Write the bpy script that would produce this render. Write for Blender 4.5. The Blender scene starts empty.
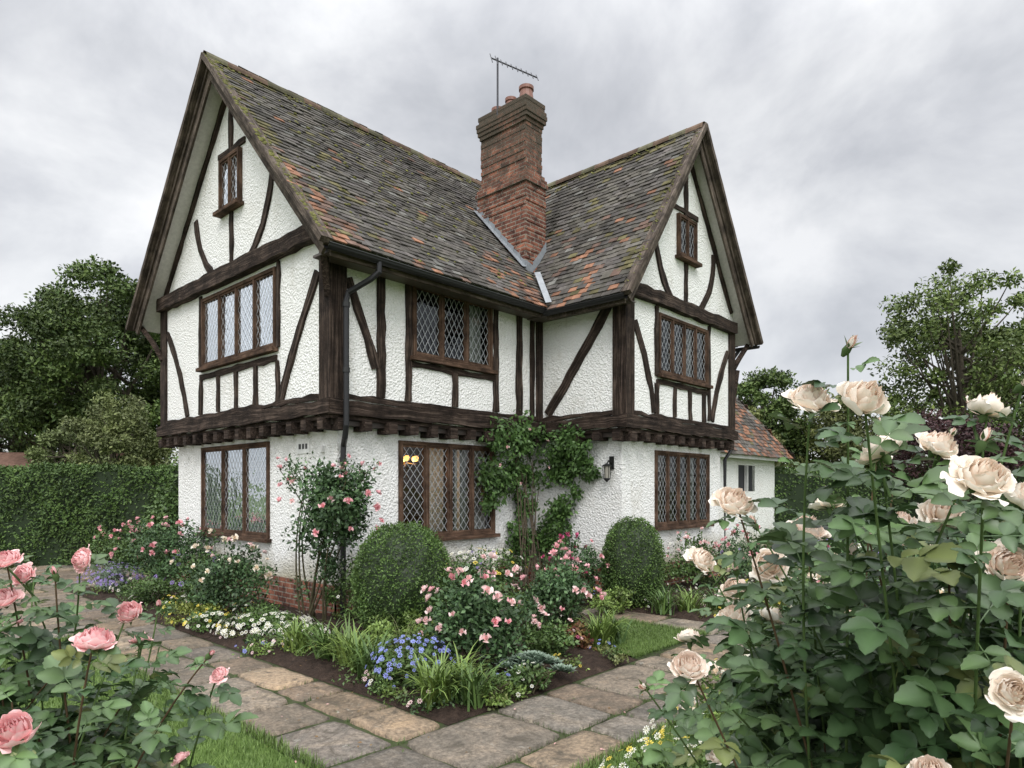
import bpy, math, random
import numpy as np
from mathutils import Vector
rng=np.random.default_rng(11); random.seed(5)
sc=bpy.context.scene
VX,VY=0.736,0.677
def W(l,d,z=0.0): return np.array([VX*d+VY*l, VY*d-VX*l, z])

# ------------------------------------------------------------------ materials
def newmat(name):
    m=bpy.data.materials.new(name); m.use_nodes=True
    nt=m.node_tree; b=nt.nodes['Principled BSDF']; return m,nt,b
def ramp(nt,stops):
    r=nt.nodes.new('ShaderNodeValToRGB'); e=r.color_ramp.elements
    while len(e)<len(stops): e.new(.5)
    for i,(p,c) in enumerate(stops):
        e[i].position=p; e[i].color=(c[0],c[1],c[2],1)
    return r
def mixc(nt,fac,a,b,mode='MIX'):
    m=nt.nodes.new('ShaderNodeMix'); m.data_type='RGBA'; m.blend_type=mode
    L=nt.links
    for s,v in ((0,fac),(6,a),(7,b)):
        if isinstance(v,bpy.types.NodeSocket): L.new(v,m.inputs[s])
        elif s==0: m.inputs[0].default_value=v
        else: m.inputs[s].default_value=(v[0],v[1],v[2],1)
    return m.outputs[2]
def noise(nt,scale,detail=4,rough=.55,vec=None,dist=0):
    n=nt.nodes.new('ShaderNodeTexNoise'); n.inputs['Scale'].default_value=scale
    n.inputs['Detail'].default_value=detail; n.inputs['Roughness'].default_value=rough
    n.inputs['Distortion'].default_value=dist
    if vec is not None: nt.links.new(vec,n.inputs['Vector'])
    return n
def bump(nt,b,h,strength=.4,dist=.01):
    n=nt.nodes.new('ShaderNodeBump'); n.inputs['Strength'].default_value=strength
    n.inputs['Distance'].default_value=dist
    nt.links.new(h,n.inputs['Height']); nt.links.new(n.outputs[0],b.inputs['Normal'])
def objvec(nt): return nt.nodes.new('ShaderNodeTexCoord').outputs['Object']

def mat_foliage(name,trans=.25,rough=.5,spec=.35,nscale=30,nz=True):
    m,nt,b=newmat(name); L=nt.links
    a=nt.nodes.new('ShaderNodeAttribute'); a.attribute_name='Col'; c=a.outputs['Color']
    if nz:
        n=noise(nt,nscale,1,vec=objvec(nt)); r=ramp(nt,[(.3,(.75,.75,.75)),(.7,(1.2,1.2,1.15))]); L.new(n.outputs[0],r.inputs[0])
        c=mixc(nt,1.0,c,r.outputs[0],'MULTIPLY')
    L.new(c,b.inputs['Base Color']); b.inputs['Roughness'].default_value=rough
    b.inputs['Specular IOR Level'].default_value=spec
    if trans>0:
        t=nt.nodes.new('ShaderNodeBsdfTranslucent'); L.new(c,t.inputs[0])
        x=nt.nodes.new('ShaderNodeMixShader'); x.inputs[0].default_value=trans
        L.new(b.outputs[0],x.inputs[1]); L.new(t.outputs[0],x.inputs[2])
        L.new(x.outputs[0],nt.nodes['Material Output'].inputs[0])
    return m
M_leaf=mat_foliage('leaf_green',0,.5,.4,20,False)
M_leaffar=mat_foliage('tree_leaf',0,.55,.3,3,False)
M_leafgloss=mat_foliage('rose_leaf',.12,.38,.5,14)
M_petal=mat_foliage('petal',.15,.6,.15,8,False)
def mat_col(name,rough=.8,spec=.3,nscale=12,lo=.7,hi=1.25,bs=.4,bd=.005,bscale=60):
    m,nt,b=newmat(name); L=nt.links
    a=nt.nodes.new('ShaderNodeAttribute'); a.attribute_name='Col'; v=objvec(nt)
    n=noise(nt,nscale,5,.65,v); r=ramp(nt,[(.3,(lo,)*3),(.7,(hi,)*3)]); L.new(n.outputs[0],r.inputs[0])
    c=mixc(nt,1.0,a.outputs['Color'],r.outputs[0],'MULTIPLY'); L.new(c,b.inputs['Base Color'])
    b.inputs['Roughness'].default_value=rough; b.inputs['Specular IOR Level'].default_value=spec
    if bs>0:
        n2=noise(nt,bscale,3,.6,v); bump(nt,b,n2.outputs[0],bs,bd)
    return m
M_bark=mat_col('bark',.9,.2,20,.6,1.3,0)
M_tile=mat_col('clay_roof_tile',.9,.2,7,.55,1.3,.5,.006,50)
M_misc=mat_col('painted_misc',.5,.4,20,.85,1.1,0)
M_lead=mat_col('lead_flashing',.45,.5,8,.75,1.15,.2,.003,20)
def mat_stone():
    m,nt,b=newmat('york_stone'); L=nt.links; v=objvec(nt)
    a=nt.nodes.new('ShaderNodeAttribute'); a.attribute_name='Col'
    n=noise(nt,2.6,7,.7,v,.8); r=ramp(nt,[(.28,(.42,.41,.40)),(.45,(.85,.83,.79)),(.55,(1.06,1.0,.93)),(.72,(1.40,1.27,1.08))]); L.new(n.outputs[0],r.inputs[0])
    c=mixc(nt,1.0,a.outputs['Color'],r.outputs[0],'MULTIPLY')
    n3=noise(nt,30,4,.75,v); r3=ramp(nt,[(.35,(.55,.55,.55)),(.65,(1.25,1.25,1.25))]); L.new(n3.outputs[0],r3.inputs[0])
    c=mixc(nt,1.0,c,r3.outputs[0],'MULTIPLY')
    n4=noise(nt,4.2,7,.78,v,1.2); r4=ramp(nt,[(.50,(0,0,0)),(.64,(.92,.92,.92))]); L.new(n4.outputs[0],r4.inputs[0])
    c=mixc(nt,r4.outputs[0],c,(.085,.072,.054))
    n5=noise(nt,11,4,.7,v,.5); r5=ramp(nt,[(.64,(0,0,0)),(.70,(.6,.6,.6))]); L.new(n5.outputs[0],r5.inputs[0])
    c=mixc(nt,r5.outputs[0],c,(.38,.36,.31))
    L.new(c,b.inputs['Base Color'])
    rr=ramp(nt,[(.3,(.5,)*3),(.7,(.85,)*3)]); L.new(n.outputs[0],rr.inputs[0]); L.new(rr.outputs[0],b.inputs['Roughness'])
    b.inputs['Specular IOR Level'].default_value=.35
    n2=noise(nt,7,6,.75,v); bump(nt,b,n2.outputs[0],.9,.04); return m
M_stone=mat_stone()
def mat_ramp(name,scale,stops,rough=.9,bs=.5,bd=.02,bscale=30,detail=6,dist=.3):
    m,nt,b=newmat(name); L=nt.links; v=objvec(nt)
    n=noise(nt,scale,detail,.65,v,dist); r=ramp(nt,stops); L.new(n.outputs[0],r.inputs[0]); L.new(r.outputs[0],b.inputs['Base Color'])
    b.inputs['Roughness'].default_value=rough; b.inputs['Specular IOR Level'].default_value=.25
    n2=noise(nt,bscale,4,.7,v); bump(nt,b,n2.outputs[0],bs,bd); return m
M_ground=mat_ramp('ground_grass',3,[(.3,(.05,.085,.022)),(.7,(.10,.15,.04))])
M_lawn=mat_ramp('lawn_base',9,[(.3,(.055,.10,.02)),(.7,(.11,.17,.04))])
M_joint=mat_ramp('mossy_joint',6,[(.35,(.032,.027,.02)),(.5,(.045,.065,.02)),(.7,(.07,.062,.045))])
M_soil=mat_ramp('soil',14,[(.3,(.022,.014,.010)),(.6,(.055,.036,.026)),(.8,(.12,.085,.062))],.95,1,.05,25)
def mat_wall():
    m,nt,b=newmat('white_roughcast'); L=nt.links; v=objvec(nt)
    n=noise(nt,1.6,7,.7,v,.4); r=ramp(nt,[(.25,(.74,.725,.68)),(.44,(.85,.845,.82)),(.75,(.88,.88,.86))]); L.new(n.outputs[0],r.inputs[0])
    mp=nt.nodes.new('ShaderNodeMapping'); mp.inputs['Scale'].default_value=(2.2,2.2,.8); L.new(v,mp.inputs[0])
    n2=noise(nt,1,6,.75,mp.outputs[0]); r2=ramp(nt,[(.55,(1,1,1)),(.76,(.66,.63,.56))]); L.new(n2.outputs[0],r2.inputs[0])
    c=mixc(nt,.65,r.outputs[0],r2.outputs[0],'MULTIPLY')
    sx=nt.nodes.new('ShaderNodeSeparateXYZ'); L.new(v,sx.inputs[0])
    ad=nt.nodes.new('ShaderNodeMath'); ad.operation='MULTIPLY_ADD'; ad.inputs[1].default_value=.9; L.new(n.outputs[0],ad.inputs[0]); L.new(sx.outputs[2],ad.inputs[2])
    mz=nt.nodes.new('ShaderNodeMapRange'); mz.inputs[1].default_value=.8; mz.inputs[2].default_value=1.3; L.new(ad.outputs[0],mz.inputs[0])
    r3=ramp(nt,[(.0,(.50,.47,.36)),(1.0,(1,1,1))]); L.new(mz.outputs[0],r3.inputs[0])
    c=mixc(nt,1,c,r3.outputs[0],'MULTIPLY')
    n6=noise(nt,55,3,.7,v); r6=ramp(nt,[(.34,(.62,.61,.58)),(.50,(1,1,1))]); L.new(n6.outputs[0],r6.inputs[0]); c=mixc(nt,.25,c,r6.outputs[0],'MULTIPLY')
    L.new(c,b.inputs['Base Color']); b.inputs['Roughness'].default_value=.92
    vo=nt.nodes.new('ShaderNodeTexVoronoi'); vo.inputs['Scale'].default_value=32; L.new(v,vo.inputs['Vector'])
    n4=noise(nt,24,3,.65,v); ad2=nt.nodes.new('ShaderNodeMath'); ad2.operation='MULTIPLY_ADD'; ad2.inputs[1].default_value=1.6; L.new(n4.outputs[0],ad2.inputs[0]); L.new(vo.outputs[0],ad2.inputs[2])
    bump(nt,b,ad2.outputs[0],.85,.018); return m
M_wall=mat_wall()
def mat_timber(name,c0,c1,c2):
    m,nt,b=newmat(name); L=nt.links
    a=nt.nodes.new('ShaderNodeAttribute'); a.attribute_name='T'
    mp=nt.nodes.new('ShaderNodeMapping'); mp.inputs['Scale'].default_value=(1.6,34,34); L.new(a.outputs['Vector'],mp.inputs[0])
    n=noise(nt,1,6,.72,mp.outputs[0],.6); r=ramp(nt,[(.30,c0),(.50,c1),(.70,c2)]); L.new(n.outputs[0],r.inputs[0])
    n2=noise(nt,3.5,5,.7,objvec(nt)); r2=ramp(nt,[(.38,(.6,.58,.57)),(.62,(1.7,1.65,1.6))]); L.new(n2.outputs[0],r2.inputs[0])
    c=mixc(nt,1,r.outputs[0],r2.outputs[0],'MULTIPLY'); L.new(c,b.inputs['Base Color'])
    b.inputs['Roughness'].default_value=.88; b.inputs['Specular IOR Level'].default_value=.2; bump(nt,b,n.outputs[0],1,.02); return m
M_timber=mat_timber('oak_timber',(.008,.0055,.0045),(.026,.018,.014),(.105,.080,.066))
M_wframe=mat_timber('window_frame_wood',(.035,.021,.014),(.070,.043,.029),(.13,.085,.062))
M_barge=mat_timber('barge_board',(.032,.025,.020),(.070,.056,.046),(.19,.16,.135))
def mat_brick():
    m,nt,b=newmat('red_brick'); L=nt.links; v=objvec(nt)
    s=nt.nodes.new('ShaderNodeSeparateXYZ'); L.new(v,s.inputs[0])
    a=nt.nodes.new('ShaderNodeMath'); a.operation='ADD'; L.new(s.outputs[0],a.inputs[0]); L.new(s.outputs[1],a.inputs[1])
    c=nt.nodes.new('ShaderNodeCombineXYZ'); L.new(a.outputs[0],c.inputs[0]); L.new(s.outputs[2],c.inputs[1])
    br=nt.nodes.new('ShaderNodeTexBrick'); L.new(c.outputs[0],br.inputs['Vector'])
    for k,val in (('Scale',1),('Brick Width',.215),('Row Height',.07),('Mortar Size',.009),('Mortar Smooth',.2),('Bias',0)): br.inputs[k].default_value=val
    br.inputs['Color1'].default_value=(.13,.045,.030,1); br.inputs['Color2'].default_value=(.36,.14,.085,1); br.inputs['Mortar'].default_value=(.30,.26,.21,1)
    n=noise(nt,6,7,.8,v,.6); r=ramp(nt,[(.38,(.18,.17,.165)),(.50,(.85,.85,.85)),(.72,(1.5,1.45,1.35))]); L.new(n.outputs[0],r.inputs[0])
    cc=mixc(nt,1,br.outputs['Color'],r.outputs[0],'MULTIPLY')
    n9=noise(nt,2.2,6,.75,v,.5)
    ad=nt.nodes.new('ShaderNodeMath'); ad.operation='MULTIPLY_ADD'; ad.inputs[1].default_value=4.0; L.new(n9.outputs[0],ad.inputs[0]); L.new(s.outputs[2],ad.inputs[2])
    mr=nt.nodes.new('ShaderNodeMapRange'); mr.inputs[1].default_value=8.6; mr.inputs[2].default_value=10.1; mr.inputs[4].default_value=.92; L.new(ad.outputs[0],mr.inputs[0])
    cc=mixc(nt,mr.outputs[0],cc,(.06,.05,.032)); L.new(cc,b.inputs['Base Color'])
    b.inputs['Roughness'].default_value=.9
    h=nt.nodes.new('ShaderNodeMath'); h.operation='MULTIPLY_ADD'; h.inputs[1].default_value=-1.0; L.new(br.outputs['Fac'],h.inputs[0]); L.new(n.outputs[0],h.inputs[2])
    bump(nt,b,h.outputs[0],1,.02); return m
M_brick=mat_brick()
def mat_glass():
    m,nt,b=newmat('window_glass'); L=nt.links
    nt.nodes.remove(b); v=objvec(nt)
    t=nt.nodes.new('ShaderNodeBsdfTransparent'); t.inputs[0].default_value=(.76,.80,.79,1)
    g=nt.nodes.new('ShaderNodeBsdfGlossy'); g.inputs['Roughness'].default_value=.02; g.inputs[0].default_value=(.80,.85,.9,1)
    n=noise(nt,7,2,.5,v); bp=nt.nodes.new('ShaderNodeBump'); bp.inputs['Strength'].default_value=.35; bp.inputs['Distance'].default_value=.02; L.new(n.outputs[0],bp.inputs['Height']); L.new(bp.outputs[0],g.inputs['Normal'])
    f=nt.nodes.new('ShaderNodeFresnel'); f.inputs[0].default_value=1.5; ad=nt.nodes.new('ShaderNodeMath'); ad.operation='MULTIPLY_ADD'; ad.inputs[1].default_value=1.0; ad.inputs[2].default_value=.01; ad.use_clamp=True; L.new(f.outputs[0],ad.inputs[0])
    x=nt.nodes.new('ShaderNodeMixShader'); L.new(ad.outputs[0],x.inputs[0]); L.new(t.outputs[0],x.inputs[1]); L.new(g.outputs[0],x.inputs[2])
    L.new(x.outputs[0],nt.nodes['Material Output'].inputs[0]); return m
M_glass=mat_glass()
def mat_emit():
    m,nt,b=newmat('warm_lamp_glass'); b.inputs['Emission Color'].default_value=(1,.45,.10,1); b.inputs['Emission Strength'].default_value=3.2; return m
M_emit=mat_emit()

# ------------------------------------------------------------------ geometry accumulators
class Geo:
    def __init__(s): s.V=[];s.F=[];s.C=[];s.M=[];s.T=[];s.n=0
    def add(s,V,F,C=(.5,.5,.5),m=0,T=None):
        V=np.asarray(V,float).reshape(-1,3);F=np.asarray(F,int).reshape(-1,4)
        s.F.append(F+s.n);s.V.append(V);s.C.append(np.broadcast_to(np.asarray(C,float),(len(V),3)));s.M.append(np.full(len(F),m))
        s.T.append(V if T is None else np.asarray(T,float)); s.n+=len(V)
    def inst(s,base,pos,R,scale,col,m=0,col2=None):
        bv,bf,bc=base; pos=np.asarray(pos); n=len(pos)
        if n==0: return
        k=len(bv); scale=np.broadcast_to(np.asarray(scale,float),(n,))
        V=np.einsum('nij,kj->nki',R*scale[:,None,None],bv)+pos[:,None,:]
        F=(bf[None]+(np.arange(n)*k)[:,None,None]).reshape(-1,4)
        col=np.broadcast_to(np.asarray(col,float),(n,3))
        if col2 is None: C=np.repeat(col[:,None,:],k,1)
        else:
            col2=np.broadcast_to(np.asarray(col2,float),(n,3)); w=bc[None,:,None]
            C=col[:,None,:]*(1-w)+col2[:,None,:]*w
        s.add(V.reshape(-1,3),F,C.reshape(-1,3),m)
    def obj(s,name,mats,parent=None,smooth=False):
        V=np.concatenate(s.V);F=np.concatenate(s.F);C=np.concatenate(s.C);M=np.concatenate(s.M);T=np.concatenate(s.T)
        me=bpy.data.meshes.new(name); me.vertices.add(len(V)); me.vertices.foreach_set('co',V.astype(np.float32).ravel())
        me.loops.add(F.size); me.loops.foreach_set('vertex_index',F.astype(np.int32).ravel())
        me.polygons.add(len(F)); me.polygons.foreach_set('loop_start',(np.arange(len(F))*4).astype(np.int32))
        for mm in mats: me.materials.append(mm)
        me.polygons.foreach_set('material_index',M.astype(np.int32))
        me.update(calc_edges=True)
        me.polygons.foreach_set('use_smooth',np.full(len(F),smooth))
        a=me.color_attributes.new('Col','FLOAT_COLOR','POINT'); a.data.foreach_set('color',np.concatenate([C,np.ones((len(C),1))],1).astype(np.float32).ravel())
        a=me.attributes.new('T','FLOAT_VECTOR','POINT'); a.data.foreach_set('vector',T.astype(np.float32).ravel())
        me.update()
        o=bpy.data.objects.new(name,me); sc.collection.objects.link(o)
        if parent: o.parent=parent
        return o
def nrm(a): return a/np.maximum(np.linalg.norm(a,axis=-1,keepdims=True),1e-9)
def rdir(n): return nrm(rng.normal(size=(n,3)))
def frames(D,U):
    D=nrm(D);Y=nrm(np.cross(U,D));Z=np.cross(D,Y);return np.stack([D,Y,Z],axis=2)
def axframes(A):
    A=nrm(A); D=nrm(np.cross(A,rdir(len(A)))); return frames(D,A)
BOXF=np.array([[0,1,2,3],[4,7,6,5],[0,4,5,1],[1,5,6,2],[2,6,7,3],[3,7,4,0]])
def box(g,x0,x1,y0,y1,z0,z1,col=(.5,.5,.5),m=0,T=None):
    V=[(x0,y0,z0),(x1,y0,z0),(x1,y1,z0),(x0,y1,z0),(x0,y0,z1),(x1,y0,z1),(x1,y1,z1),(x0,y1,z1)]
    g.add(V,BOXF,col,m,T)
def tube(g,pts,rad,col=(.5,.5,.5),m=0,ns=6):
    P=np.asarray(pts,float);n=len(P);rad=np.broadcast_to(np.asarray(rad,float),(n,))
    t=nrm(np.gradient(P,axis=0)); up=np.array([0,0,1.]) if abs(t[0][2])<.9 else np.array([1.,0,0])
    a=nrm(np.cross(t,up)); b=np.cross(t,a); th=np.arange(ns)/ns*2*math.pi
    V=P[:,None]+rad[:,None,None]*(np.cos(th)[None,:,None]*a[:,None]+np.sin(th)[None,:,None]*b[:,None])
    F=[]
    for i in range(n-1):
        for j in range(ns):
            k=(j+1)%ns; F.append([i*ns+j,i*ns+k,(i+1)*ns+k,(i+1)*ns+j])
    g.add(V.reshape(-1,3),F,col,m)
def empty(name):
    o=bpy.data.objects.new(name,None); sc.collection.objects.link(o); return o
def PX(c): return lambda u,z,o:(c-o,u,z)
def PY(c): return lambda u,z,o:(u,c-o,z)
def pbox(g,fn,u0,u1,z0,z1,o0,o1,col=(.5,.5,.5),m=0,grain='auto'):
    V=[];T=[]; off=rng.uniform(0,50)
    hor=(u1-u0)>(z1-z0) if grain=='auto' else grain=='h'
    for o in (o0,o1):
        for (u,z) in ((u0,z0),(u1,z0),(u1,z1),(u0,z1)):
            V.append(fn(u,z,o)); T.append((u+off,z+off,o) if hor else (z+off,u+off,o))
    g.add(V,BOXF,col,m,T)
def beam(g,fn,pts,w,o0,o1,seg=6,jit=.009,col=(.5,.5,.5)):
    P=np.array(pts,float)
    d=np.r_[0,np.cumsum(np.linalg.norm(np.diff(P,axis=0),axis=1))]; n=max(2,int(d[-1]/.2)+2)
    s=np.linspace(0,d[-1],n); Q=np.stack([np.interp(s,d,P[:,0]),np.interp(s,d,P[:,1])],1)
    t=nrm(np.gradient(Q,axis=0)); pr=np.stack([-t[:,1],t[:,0]],1); off=rng.uniform(0,50)
    V=[];T=[];F=[]
    for i in range(n):
        wa=w/2+rng.normal(0,jit);wb=w/2+rng.normal(0,jit)
        a=Q[i]+pr[i]*wa;b=Q[i]-pr[i]*wb; oo=o1+rng.normal(0,jit*.3)
        V+= [fn(a[0],a[1],o0),fn(b[0],b[1],o0),fn(b[0],b[1],oo),fn(a[0],a[1],oo)]
        T+= [(s[i]+off,off+w,0),(s[i]+off,off,0),(s[i]+off,off,.1),(s[i]+off,off+w,.1)]
        if i<n-1:
            k=i*4
            for j in range(4): F.append([k+j,k+(j+1)%4,k+4+(j+1)%4,k+4+j])
    F.append([0,1,2,3]);k=(n-1)*4;F.append([k+3,k+2,k+1,k])
    g.add(V,F,col,0,T)
def curve2(a,b,bend,n=8):
    a=np.array(a,float);b=np.array(b,float);m=(a+b)/2;d=b-a;p=np.array([-d[1],d[0]]);c=m+p*bend*2
    t=np.linspace(0,1,n)[:,None];return (1-t)**2*a+2*t*(1-t)*c+t*t*b

# ================================================================== HOUSE
house=empty('timber_framed_house')
gW=Geo();gT=Geo();gWF=Geo();gG=Geo();gLd=Geo();gCur=Geo();gB=Geo();gBarge=Geo();gGut=Geo();gIn=Geo();gFl=Geo();gSash=Geo()
def wall(fn,u0,u1,z0,z1,holes=()):
    us=sorted(set([u0,u1]+[h[0] for h in holes]+[h[1] for h in holes]));zs=sorted(set([z0,z1]+[h[2] for h in holes]+[h[3] for h in holes]))
    for i in range(len(us)-1):
        for j in range(len(zs)-1):
            cu=(us[i]+us[i+1])/2;cz=(zs[j]+zs[j+1])/2
            if any(h[0]<cu<h[1] and h[2]<cz<h[3] for h in holes): continue
            gW.add([fn(us[i],zs[j],0),fn(us[i+1],zs[j],0),fn(us[i+1],zs[j+1],0),fn(us[i],zs[j+1],0)],[[0,1,2,3]])
def window(fn,u0,u1,z0,z1,n,oo=0.0,curt=(.24,.22)):
    fw=.05
    back=-.07 if oo==0 else -oo+.001
    A=lambda ua,ub,za,zb,o0,o1,g=gWF:pbox(g,fn,ua,ub,za,zb,o0+oo,o1+oo)
    A(u0,u0+fw,z0,z1,back,.035);A(u1-fw,u1,z0,z1,back,.035)
    A(u0+fw,u1-fw,z1-fw,z1,back,.034);A(u0+fw,u1-fw,z0,z0+fw,back,.034)
    A(u0-.05,u1+.05,z0-.055,z0-.002,back,.10)
    iw=(u1-u0-2*fw);pw=iw/n
    for i in range(n):
        a=u0+fw+i*pw;b=a+pw
        if i>0: A(a-.022,a+.022,z0+fw,z1-fw,back,.030)
        a2=a+(.022 if i>0 else 0);b2=b-(.022 if i<n-1 else 0);za=z0+fw;zb=z1-fw;cf=.028
        B=lambda ua,ub,zc,zd:pbox(gSash,fn,ua,ub,zc,zd,-.03+oo if oo==0 else .002,.018+oo)
        B(a2,a2+cf,za,zb);B(b2-cf,b2,za,zb);B(a2+cf,b2-cf,za,za+cf);B(a2+cf,b2-cf,zb-cf,zb)
        a3=a2+cf;b3=b2-cf;zc=za+cf;zd=zb-cf
        t1,t2=rng.normal(0,.005,2)
        gG.add([fn(a3,zc,oo-.010),fn(b3,zc,oo-.010+t1),fn(b3,zd,oo-.010+t1+t2),fn(a3,zd,oo-.010+t2)],[[0,1,2,3]])
        hw=(b3-a3)/max(2,round((b3-a3)/.105)); hh=(zd-zc)/max(3,round((zd-zc)/.16)); sl=hh/hw
        for sg,oz in ((1,.004),(-1,.0065)):
            k=-sl*(b3-a3) if sg>0 else 0; kmax=(zd-zc) if sg>0 else (zd-zc)+sl*(b3-a3)
            k=math.ceil(k/hh)*hh
            while k<kmax+1e-6:
                ua=max(a3,a3+((0-k)/(sg*sl) if sg>0 else (zd-zc-k)/(sg*sl)));ub=min(b3,a3+((zd-zc-k)/(sg*sl) if sg>0 else (0-k)/(sg*sl)))
                if ub-ua>.004:
                    p=np.array([ua,zc+k+sg*sl*(ua-a3)]);q=np.array([ub,zc+k+sg*sl*(ub-a3)]);t=(q-p)/np.linalg.norm(q-p);pr=np.array([-t[1],t[0]])*.0045
                    gLd.add([fn(*(p+pr),oo+oz),fn(*(p-pr),oo+oz),fn(*(q-pr),oo+oz),fn(*(q+pr),oo+oz)],[[0,1,2,3]],(.34,.35,.36))
                k+=hh
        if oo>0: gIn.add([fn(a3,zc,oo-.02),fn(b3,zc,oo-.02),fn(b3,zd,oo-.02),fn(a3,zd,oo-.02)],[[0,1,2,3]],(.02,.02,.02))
    if curt and oo==0:
        for (ca,cb) in ((u0+.02,u0+(u1-u0)*curt[0]),(u1-(u1-u0)*curt[1],u1-.02)):
            if cb-ca<.05: continue
            m=40;us=np.linspace(ca,cb,m);V=[];F=[]
            for i,u in enumerate(us):
                w=.03*math.sin(u*70)+.012*math.sin(u*173)
                V+=[fn(u,z0-.3,-.2+w),fn(u,z1+.1,-.2+w*.6)]
                if i: F.append([2*i-2,2*i,2*i+1,2*i-1])
            gCur.add(V,F,(.62,.61,.57))
UL,UF,US,UG=PX(4.55),PY(7.2),PX(8.51),PY(5.54)
GL,GF,GS,GG=PX(4.76),PY(7.38),PX(8.7),PY(5.72)
h=[(8.52,10.87,3.56,4.66)]
wall(UL,7.2,12.53,2.55,4.75,h); window(UL,*h[0],4)
h=[(5.81,7.36,3.45,4.46)]
wall(UF,4.55,8.51,2.55,4.92,h); window(UF,*h[0],3,curt=(.15,.18))
wall(US,5.54,7.2,2.55,4.95)
h=[(9.46,11.14,3.48,4.46)]
wall(UG,8.51,12.2,2.55,4.62,h); window(UG,*h[0],4)
h=[(9.11,11.38,.93,2.33)]
wall(GL,7.38,12.4,0,2.55,h); window(GL,*h[0],3)
h=[(5.72,7.60,.95,2.31)]
wall(GF,4.76,8.7,0,2.55,h); window(GF,*h[0],4,curt=(.02,.34))
wall(GS,5.72,7.38,0,2.55)
h=[(9.66,11.55,1.02,2.28)]
wall(GG,8.7,12.05,0,2.55,h); window(GG,*h[0],5)
V=[];F=[]
for i,u in enumerate(np.linspace(6.42,6.72,24)):
    w=.02*math.sin(u*75);V+=[GF(u,.7,-.22+w),GF(u,2.4,-.22+w)]
    if i: F.append([2*i-2,2*i,2*i+1,2*i-1])
gCur.add(V,F,(.62,.61,.57))
def tri(fn,a,b,z0,ze,zp):
    c=(a+b)/2
    gW.add([fn(a,z0,0),fn(c,z0,0),fn(c,zp,0),fn(a,ze,0)],[[0,1,2,3]]);gW.add([fn(c,z0,0),fn(b,z0,0),fn(b,ze,0),fn(c,zp,0)],[[0,1,2,3]])
tri(UL,7.2,12.54,4.75,4.90,7.82); tri(UG,8.51,12.21,4.62,4.93,7.58)
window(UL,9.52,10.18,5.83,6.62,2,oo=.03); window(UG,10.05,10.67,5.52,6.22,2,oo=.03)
gW.add([(12.2,5.54,2.55),(12.2,12.53,2.55),(12.2,12.53,5.0),(12.2,5.54,5.0)],[[0,1,2,3]])
gW.add([(12.2,7.2,5),(12.2,9.87,5),(12.2,9.87,7.8),(12.2,7.2,5)],[[0,1,2,3]]);gW.add([(12.2,9.87,5),(12.2,12.53,5),(12.2,12.53,5),(12.2,9.87,7.8)],[[0,1,2,3]])
gW.add([(4.55,12.53,2.55),(12.2,12.53,2.55),(12.2,12.53,4.9),(4.55,12.53,4.9)],[[0,1,2,3]])
gW.add([(12.05,5.72,0),(12.05,12.4,0),(12.05,12.4,2.55),(12.05,5.72,2.55)],[[0,1,2,3]])
gW.add([(4.76,12.4,0),(12.05,12.4,0),(12.05,12.4,2.55),(4.76,12.4,2.55)],[[0,1,2,3]])
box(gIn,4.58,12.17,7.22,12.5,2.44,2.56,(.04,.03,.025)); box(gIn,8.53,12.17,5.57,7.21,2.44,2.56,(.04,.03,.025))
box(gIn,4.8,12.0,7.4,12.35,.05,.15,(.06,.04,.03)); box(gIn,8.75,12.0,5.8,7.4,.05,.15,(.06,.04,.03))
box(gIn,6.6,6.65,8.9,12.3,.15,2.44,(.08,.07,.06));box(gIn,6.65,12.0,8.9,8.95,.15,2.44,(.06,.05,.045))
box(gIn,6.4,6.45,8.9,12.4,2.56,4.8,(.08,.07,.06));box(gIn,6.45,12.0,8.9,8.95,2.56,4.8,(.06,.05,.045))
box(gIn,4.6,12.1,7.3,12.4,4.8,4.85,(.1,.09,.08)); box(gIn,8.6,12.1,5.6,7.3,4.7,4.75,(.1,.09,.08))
def jetty(fn,a,b):
    beam(gT,fn,[(a,2.655),(b,2.655)],.18,-.12,.075,jit=.010)
    beam(gT,fn,[(a+.03,2.535),(b-.03,2.535)],.055,-.2,.015,jit=.004)
    u=a+.12
    while u<b-.1:
        j=rng.normal(0,.008,4)
        pbox(gT,fn,u+j[0],u+.13+j[1],2.375+j[2],2.515,-.17,.085+j[3],grain='h'); u+=.37
jetty(UL,7.13,12.6); jetty(UF,4.49,8.43); jetty(US,5.47,7.11); jetty(UG,8.45,12.27)
def post(x0,x1,y0,y1,z0=2.75,z1=4.85):
    V=[];T=[];off=rng.uniform(0,40)
    for z in (z0,z1):
        for (x,y) in ((x0,y0),(x1,y0),(x1,y1),(x0,y1)): V.append((x,y,z));T.append((z+off,x+off,y+off+x))
    gT.add(V,BOXF,(.5,)*3,0,T)
post(4.515,4.76,7.165,7.41,z1=4.78);post(4.515,4.74,12.33,12.565,z1=4.78);post(8.475,8.72,5.505,5.74,z1=4.62);post(12.0,12.235,5.505,5.72,z1=4.62);post(8.40,8.508,7.13,7.198)
o0,o1=-.01,.03
B=lambda fn,pts,w=.13:beam(gT,fn,pts,w,o0,o1+rng.uniform(-.004,.004))
beam(gT,UL,[(7.24,4.84),(12.5,4.84)],.22,-.02,.13)
beam(gT,UL,[(7.42,2.79),(12.33,2.79)],.07,-.01,.035)
B(UL,[(8.50,3.42),(10.95,3.42)],.09)
for u in (8.47,9.1,9.7,10.3,10.92): B(UL,[(u,2.83),(u,3.38)],.09)
B(UL,[(8.46,3.56),(8.46,4.72)],.08);B(UL,[(10.94,3.56),(10.94,4.72)],.08)
B(UL,curve2((7.46,4.35),(8.38,2.84),.025),.12);B(UL,curve2((12.3,4.35),(11.45,2.84),-.045),.12)
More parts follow.
